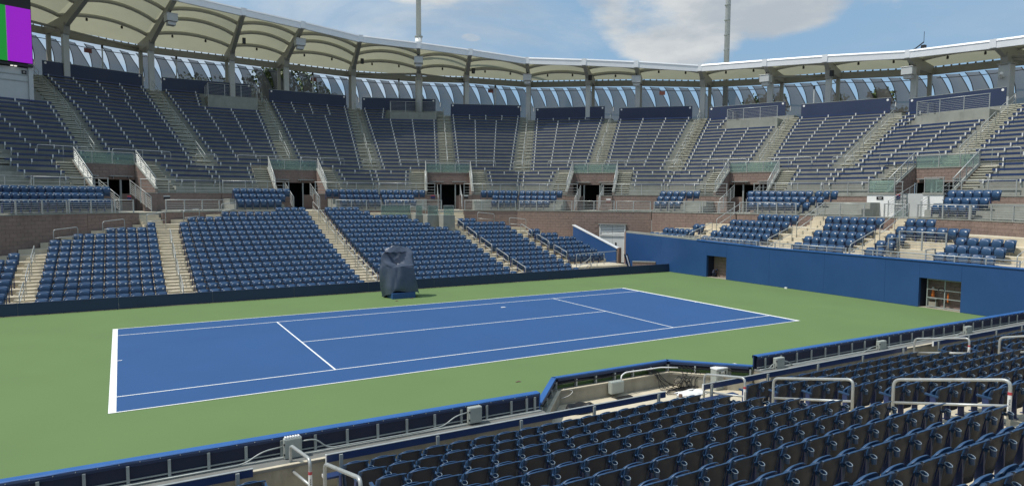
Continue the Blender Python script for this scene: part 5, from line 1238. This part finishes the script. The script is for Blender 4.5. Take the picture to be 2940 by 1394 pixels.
# rings of the cover: front left, front right, back right, back left, left bulge (x, y, z)
RG = [[(-.40, 7.62, .30), (.92, 7.66, .24), (1.05, 8.55, .16), (.1, 8.95, .10), (-.66, 8.35, .06)],
      [(-.36, 7.60, .50), (.86, 7.64, .48), (.98, 8.55, .5), (.1, 8.95, .5), (-.78, 8.28, .5)],
      [(-.24, 7.60, .95), (.76, 7.62, .95), (.88, 8.55, .95), (.1, 8.9, .95), (-.86, 8.20, .95)],
      [(-.14, 7.62, 1.35), (.68, 7.62, 1.37), (.80, 8.52, 1.35), (.1, 8.85, 1.35), (-.88, 8.15, 1.35)],
      [(-.10, 7.63, 1.54), (.65, 7.63, 1.56), (.76, 8.5, 1.58), (.1, 8.8, 1.6), (-.86, 8.14, 1.6)],
      [(-.10, 7.70, 1.58), (.64, 7.66, 1.60), (.75, 8.5, 1.72), (.1, 8.78, 1.8), (-.82, 8.14, 1.85)],
      [(-.16, 7.98, 1.66), (.65, 7.74, 1.86), (.74, 8.45, 1.95), (.1, 8.72, 2.0), (-.74, 8.14, 2.05)],
      [(-.20, 8.16, 1.95), (.68, 7.86, 2.16), (.73, 8.40, 2.22), (.1, 8.62, 2.22), (-.64, 8.16, 2.19)],
      [(-.26, 8.20, 2.22), (.62, 8.0, 2.31), (.64, 8.35, 2.32), (.08, 8.5, 2.38), (-.50, 8.20, 2.33)],
      [(-.22, 8.22, 2.42), (.30, 8.14, 2.42), (.30, 8.3, 2.44), (.0, 8.38, 2.47), (-.34, 8.22, 2.45)],
      [(-.20, 8.24, 2.53), (-.02, 8.2, 2.52), (.0, 8.27, 2.52), (-.1, 8.3, 2.53), (-.24, 8.25, 2.53)]]
def crc(P, t, closed=True):
    n = len(P)
    if closed: i = int(math.floor(t)) % n; u_ = t-math.floor(t); q = [Vector(P[(i+k) % n]) for k in (-1, 0, 1, 2)]
    else: i = min(int(t), n-2); u_ = t-i; q = [Vector(P[max(0, min(n-1, i+k))]) for k in (-1, 0, 1, 2)]
    T_ = .72   # tighter than a plain spline so the corners stay crisp
    return q[1]*(1-u_)+q[2]*u_ if False else ((q[1]*(2*u_**3-3*u_**2+1)+q[2]*(3*u_**2-2*u_**3)+(q[2]-q[0])*(1-T_)*(u_**3-2*u_**2+u_)+(q[3]-q[1])*(1-T_)*(u_**3-u_**2)))
NS = 110; NV = 60; rows = []; rnd = random.Random(4)
cr_ = [(rnd.uniform(0, 6.28), rnd.uniform(5, 15), rnd.uniform(-4, 4)) for _ in range(5)]
for k in range(NV+1):
    v = (len(RG)-1)*k/NV; row = []
    for i in range(NS+1):
        a = 5*i/NS; col_ = [crc(RG[j], a) for j in range(len(RG))]; p = crc(col_, min(v, len(RG)-1.0001), False); z = p.z
        c = Vector((.05, 8.2, 0)); d = Vector((p.x-c.x, p.y-c.y, 0)); d = d.normalized() if d.length > 1e-4 else Vector((1, 0, 0))
        w_ = 6.28319*i/NS; am = .018 if z < .5 else .012+.010*max(0, 1-z/1.5)
        fo = am*(1-2*abs(math.sin(w_*4+1.1*z+.7)))+am*.8*math.sin(w_*9-z*1.4)+.006*math.sin(w_*17+z*9)
        if z > 1.5: fo = .020*(1-2.2*abs(math.sin(w_*3.5+z*5+.4)))+.016*math.sin(w_*6-z*8)+.008*math.sin(w_*15+z*14)
        fo *= min(1, max(.1, (2.56-z)*3))
        dz = 0
        if z < .4: dz = .05*math.sin(w_*3+.4)+.03*math.sin(w_*7)
        if 1.6 < z < 2.3: dz = .02*math.sin(w_*8+z*6)
        row.append(p+d*fo+Vector((0, 0, dz)))
    rows.append(row)
MB().grid(rows).build('tarpaulin', M_tarp, uc, smooth=True)
rows = []
for k in range(15):
    v = k/14; rows.append([(-.62+1.22*q/24+.012*math.sin(q*.9+k), 8.02-.10*math.sin(math.pi*q/24)-.02*math.sin(q*1.9+k*.5)+.20*v, 2.20+.30*math.sin(math.pi*v*.5)*math.exp(-((q-9)/9)**2)+.02*math.sin(q*1.1+k*.4)) for q in range(25)])
MB().grid(rows).build('top_fold', M_tarp, uc, smooth=True)
# ball and scraps on court
def ball(lab, x, y, m=M_yellow, r_=.034, z=0, par=None, nm='tennis_ball'):
    mb = MB(); rows = [[(x+r_*math.sin(math.pi*i/8)*math.cos(6.28319*j/12), y+r_*math.sin(math.pi*i/8)*math.sin(6.28319*j/12), z+r_-r_*math.cos(math.pi*i/8)) for j in range(13)] for i in range(9)]
    o = mb.grid(rows).build(nm, m, par, smooth=True)
    return tag(o, lab, 'ball') if lab else o
tag(MB().box(2.90, 3.08, 2.86, 2.99, .009, .03).build('paper_scrap', M_white), 'small white scrap lying on the blue court', 'scrap')
tag(MB().box(19.50, 19.56, 1.05, 1.2, .002, .08).build('paper_scrap', M_white), 'tiny white scrap at the foot of the blue wall', 'scrap')
for k, (x, y) in enumerate(((-2.6, -7.7), (-.55, 6.9), (.35, 7.3))):
    tag(MB().tube([(x, y, .003), (x+.09, y+.02, .004), (x+.15, y-.02, .003)], [.02, .03, .008], n=6).build('dead_leaf', M_wood), 'tiny dark leaf on the green surround, %s' % ['by the near board', 'left of the chair', 'right of the chair'][k], 'leaf')
# bay things
bk = thing('ball_basket', 'black round bag holding two tennis balls in the bay corner', 'bag', (-1.75, -9.35, -.46))
mb = MB(); rows = [[(-1.70+rr*1.35*math.cos(6.28319*j/20), -9.33+rr*math.sin(6.28319*j/20)*.85, zz+.02*math.sin(j*2.1)) for j in range(21)] for rr, zz in ((.27, -.455), (.30, -.40), (.29, -.31), (.24, -.30), (.20, -.36), (.02, -.42))]
mb.grid(rows).build('bag_body', M_black, bk, smooth=True)
tag(ball(None, -1.74, -9.36, z=-.41), 'left tennis ball in the black bag', 'ball'); tag(ball(None, -1.655, -9.37, z=-.41), 'right tennis ball in the black bag', 'ball')
def jbox(lab, x, y, z0, z1, w_, d_=.12, fins=False, conduit=True):
    o = thing('junction_box', lab, 'junction box', (x, y, z0), 'grey junction boxes on the near board')
    MB().box(x-w_/2, x+w_/2, y-d_, y, z0, z1).build('box_body', M_box, o, bevel=.012); MB().box(x-w_/2+.012, x+w_/2-.012, y-d_-.014, y-d_-.002, z0+.012, z1-.012).build('box_door', M_box, o, bevel=.006)
    for q in (.25, .75): MB().box(x-w_/2-.008, x-w_/2+.012, y-d_-.02, y-d_+.01, z0+(z1-z0)*q-.015, z0+(z1-z0)*q+.015).build('hinge', M_darksteel, o)
    if fins:
        for q in range(6): MB().box(x-w_/2+.02+q*(w_-.04)/6, x-w_/2+.02+q*(w_-.04)/6+.03, y-d_+.01, y-.01, z1+.001, z1+.03).build('cable_gland', M_plate, o)
    MB().tube([(x-.02, y-d_/2, z0), (x-.02, y-d_/2, z0-.06)], .012, n=6).build('cable_stub', M_black, o); MB().tube([(x+.03, y-d_/2, z0), (x+.03, y-d_/2, z0-.06)], .012, n=6).build('cable_stub', M_black, o)
    return o
jbox('large grey junction box behind the foreground hoop', -8.92, -10.36, .13, .50, .32, .10, True)
jbox('grey junction box left of the bay on the near board', -5.20, -10.34, .16, .50, .30)
jbox('grey junction box right of the bay near the board end', 4.38, -10.34, .10, .43, .34)
jbox('cream junction box in the middle of the right board', 9.25, -10.34, .06, .40, .36)
jbox('cream junction box near the far right end of the board', 14.45, -10.34, .04, .38, .38)
jb = thing('wall_junction_box', 'grey junction box on the long wall of the bay', 'junction box', (-.1, -8.75, -.3)); MB().box(-.33, .10, -8.86, -8.70, -.36, -.03).build('box_body', M_box, jb, bevel=.015); MB().box(-.31, .08, -8.875, -8.862, -.34, -.05).build('box_door', M_box, jb, bevel=.006)
MB().tube(fillet([(.06, -8.78, -.02), (.08, -8.76, .08), (.25, -8.72, .14), (1.6, -8.66, .10), (2.1, -8.8, .06)], .1), .018, n=8).build('white_conduit', M_plate, jb, smooth=True)
for k, (x0, x1) in enumerate(((2.66, 3.12), (3.15, 3.62))):
    o = thing('electric_cabinet', ['left grey cabinet with white top in the bay', 'right grey cabinet with white top in the bay'][k], 'cabinet', (x0, -9.6, -.46))
    MB().box(x0, x1, -9.72, -9.50, -.46, .12).build('cabinet_body', M_box, o, bevel=.012); MB().box(x0-.01, x1+.01, -9.735, -9.49, .121, .16).build('white_lid', M_white, o, bevel=.008)
    MB().box(x0+.02, x1-.02, -9.733, -9.722, -.42, .10).build('cabinet_door', M_box, o)
    for q in (x0+.12, x1-.12): MB().box(q-.014, q+.014, -9.742, -9.734, -.02, .07).build('latch', M_black, o)
    MB().box(x0+.17, x1-.17, -9.742, -9.734, .04, .065).build('label_strip', M_white, o)
# conduit along the board
cpts = []
x = -22
def cond(lab, pts, rad=.014, m=M_steeld, nm='conduit', cat='conduit'): return tag(MB().tube(fillet(pts, .18, 6), rad, n=8).build(nm, m, smooth=True), lab, cat)
cond('grey conduit dipping left from the large junction box', [(-11.8, -10.40, .16), (-9.75, -10.40, .16), (-9.45, -10.40, .33), (-9.08, -10.40, .36)])
cond('grey conduit curving right from the large junction box', [(-8.76, -10.40, .40), (-8.5, -10.40, .40), (-8.28, -10.42, .19), (-6.4, -10.42, .18), (-5.9, -10.40, .20), (-5.65, -10.40, .36), (-5.35, -10.40, .40)])
cond('grey conduit from the bay end to the board box', [(3.62, -10.36, .15), (4.0, -10.40, .17), (4.12, -10.40, .26), (4.2, -10.40, .27)])
cond('grey conduit between the two right junction boxes', [(4.55, -10.40, .30), (4.75, -10.40, .28), (4.95, -10.42, .13), (8.3, -10.42, .12), (8.7, -10.40, .24), (9.07, -10.40, .26)])
cond('grey conduit right of the middle junction box', [(9.43, -10.40, .22), (9.7, -10.42, .11), (13.6, -10.42, .10), (14.0, -10.40, .2), (14.26, -10.4, .22)])
# cables in the bay
rnd = random.Random(9)
def cable(lab, pts, rad=.010, m=M_black, group=None):
    P = [Vector(p) for p in pts]; out_ = []
    for i in range(len(P)-1):
        a = P[max(0, i-1)]; b = P[i]; c = P[i+1]; d = P[min(len(P)-1, i+2)]
        for k in range(5):
            t = k/5; out_.append(.5*((2*b)+(c-a)*t+(2*a-5*b+4*c-d)*t*t+(-a+3*b-3*c+d)*t**3))
    out_.append(P[-1]); return tag(MB().tube(out_, rad, n=5).build('cable', m, smooth=True), lab, 'cable', group)
for k in range(5):
    x = 1.35+.05*k; cable('black cable dropping over the bay wall corner', [(x-.4, -8.62, .10), (x-.1, -8.70, .0), (x+rnd.uniform(-.05, .1), -8.80, -.2), (x+.12*k, -8.95, -.44), (x+.5+.1*k, -9.1, -.448), (x+.9, -9.15-.03*k, -.445)], group='cables dropping over the bay wall corner')
for k in range(5):
    x = 2.15+.09*k; cable('black cable hanging on the angled bay wall', [(x-.1, -8.72-.2*k*.4, .10), (x, -8.95-.08*k, -.05), (x-.12+rnd.uniform(-.1, .1), -9.0-.05*k, -.25), (x-.25+rnd.uniform(-.1, .1), -9.1-.05*k, -.44), (x-.5, -9.2, -.45)], group='cables hanging on the angled bay wall')
for k in range(7):
    c = Vector((1.95+rnd.uniform(-.22, .28), -9.05+rnd.uniform(-.1, .1), -.28+rnd.uniform(-.1, .14))); r_ = rnd.uniform(.11, .2); pts = [c+Vector((math.cos(a)*r_, .05*math.sin(a*2), math.sin(a)*r_*.8)) for a in np.linspace(0, 6.0, 14)]
    cable('looped coil of black cable leaning on the bay wall', pts, .009, group='coils of cable in the bay')
for k in range(6):
    c = Vector((1.75+rnd.uniform(-.3, .5), -9.25+rnd.uniform(-.12, .15), -.445+.006*k)); r_ = rnd.uniform(.12, .25); pts = [c+Vector((math.cos(a)*r_*1.4, math.sin(a)*r_*.7, .003*a)) for a in np.linspace(0, 5.6, 12)]
    cable('black cable lying in a loop on the bay floor', pts, .010, group='loops of cable on the bay floor')
cable('pale thin cable hanging down the long bay wall', [(-1.75, -8.66, -.05), (-1.5, -8.72, -.12), (-1.62, -8.74, -.22), (-1.85, -8.74, -.26)], .006, M_plate)
cable('long dark cable tucked along the bay board', [(-1.9, -8.62, .06), (-1.2, -8.60, .09), (-.4, -8.61, .05), (.5, -8.60, .09), (1.7, -8.62, .07)], .014)
# towel
tw = MB(); rows = []; rnd = random.Random(3)
for i in range(17):
    u_ = i/16; row = []
    for j in range(11):
        v = j/10; e = math.sin(math.pi*u_)**.5*math.sin(math.pi*v)**.5
        row.append((1.42+.95*u_+.03*math.sin(9*v+i), -9.52-.05*u_+(.16+.10*math.sin(3.1*u_))*(v-.5)*2+.02*math.sin(i*1.3), -.455+.11*e*(.7+.35*math.sin(5*u_+3*v)+.15*math.sin(13*u_+7*v))+.006))
    rows.append(row)
tag(tw.grid(rows).build('white_towel', M_white, smooth=True), 'crumpled bright white towel on the bay floor by the cables', 'towel')
cp = thing('cap_hat', 'small dark brown cap on a grey disc below the towel', 'hat', (1.33, -9.72, -.46)); MB().tube([(1.33, -9.72, -.455), (1.33, -9.72, -.44)], .11, n=16).build('disc', M_steeld, cp); MB().tube([(1.33, -9.72, -.438), (1.33, -9.72, -.36)], [.055, .05], n=12).build('crown', M_wood, cp)
tag(MB().box(-.25, .28, -9.02, -8.88, -.459, -.44).build('floor_plate', M_darksteel), 'dark flat plate on the bay floor under the box', 'plate')
tag(MB().box(-8.0, -7.86, -11.2, -11.12, -.018, -.008).build('paper_cup_lid', M_white), 'white scrap lying on the blue end bench', 'scrap')
print('OBJ', len(bpy.data.objects))
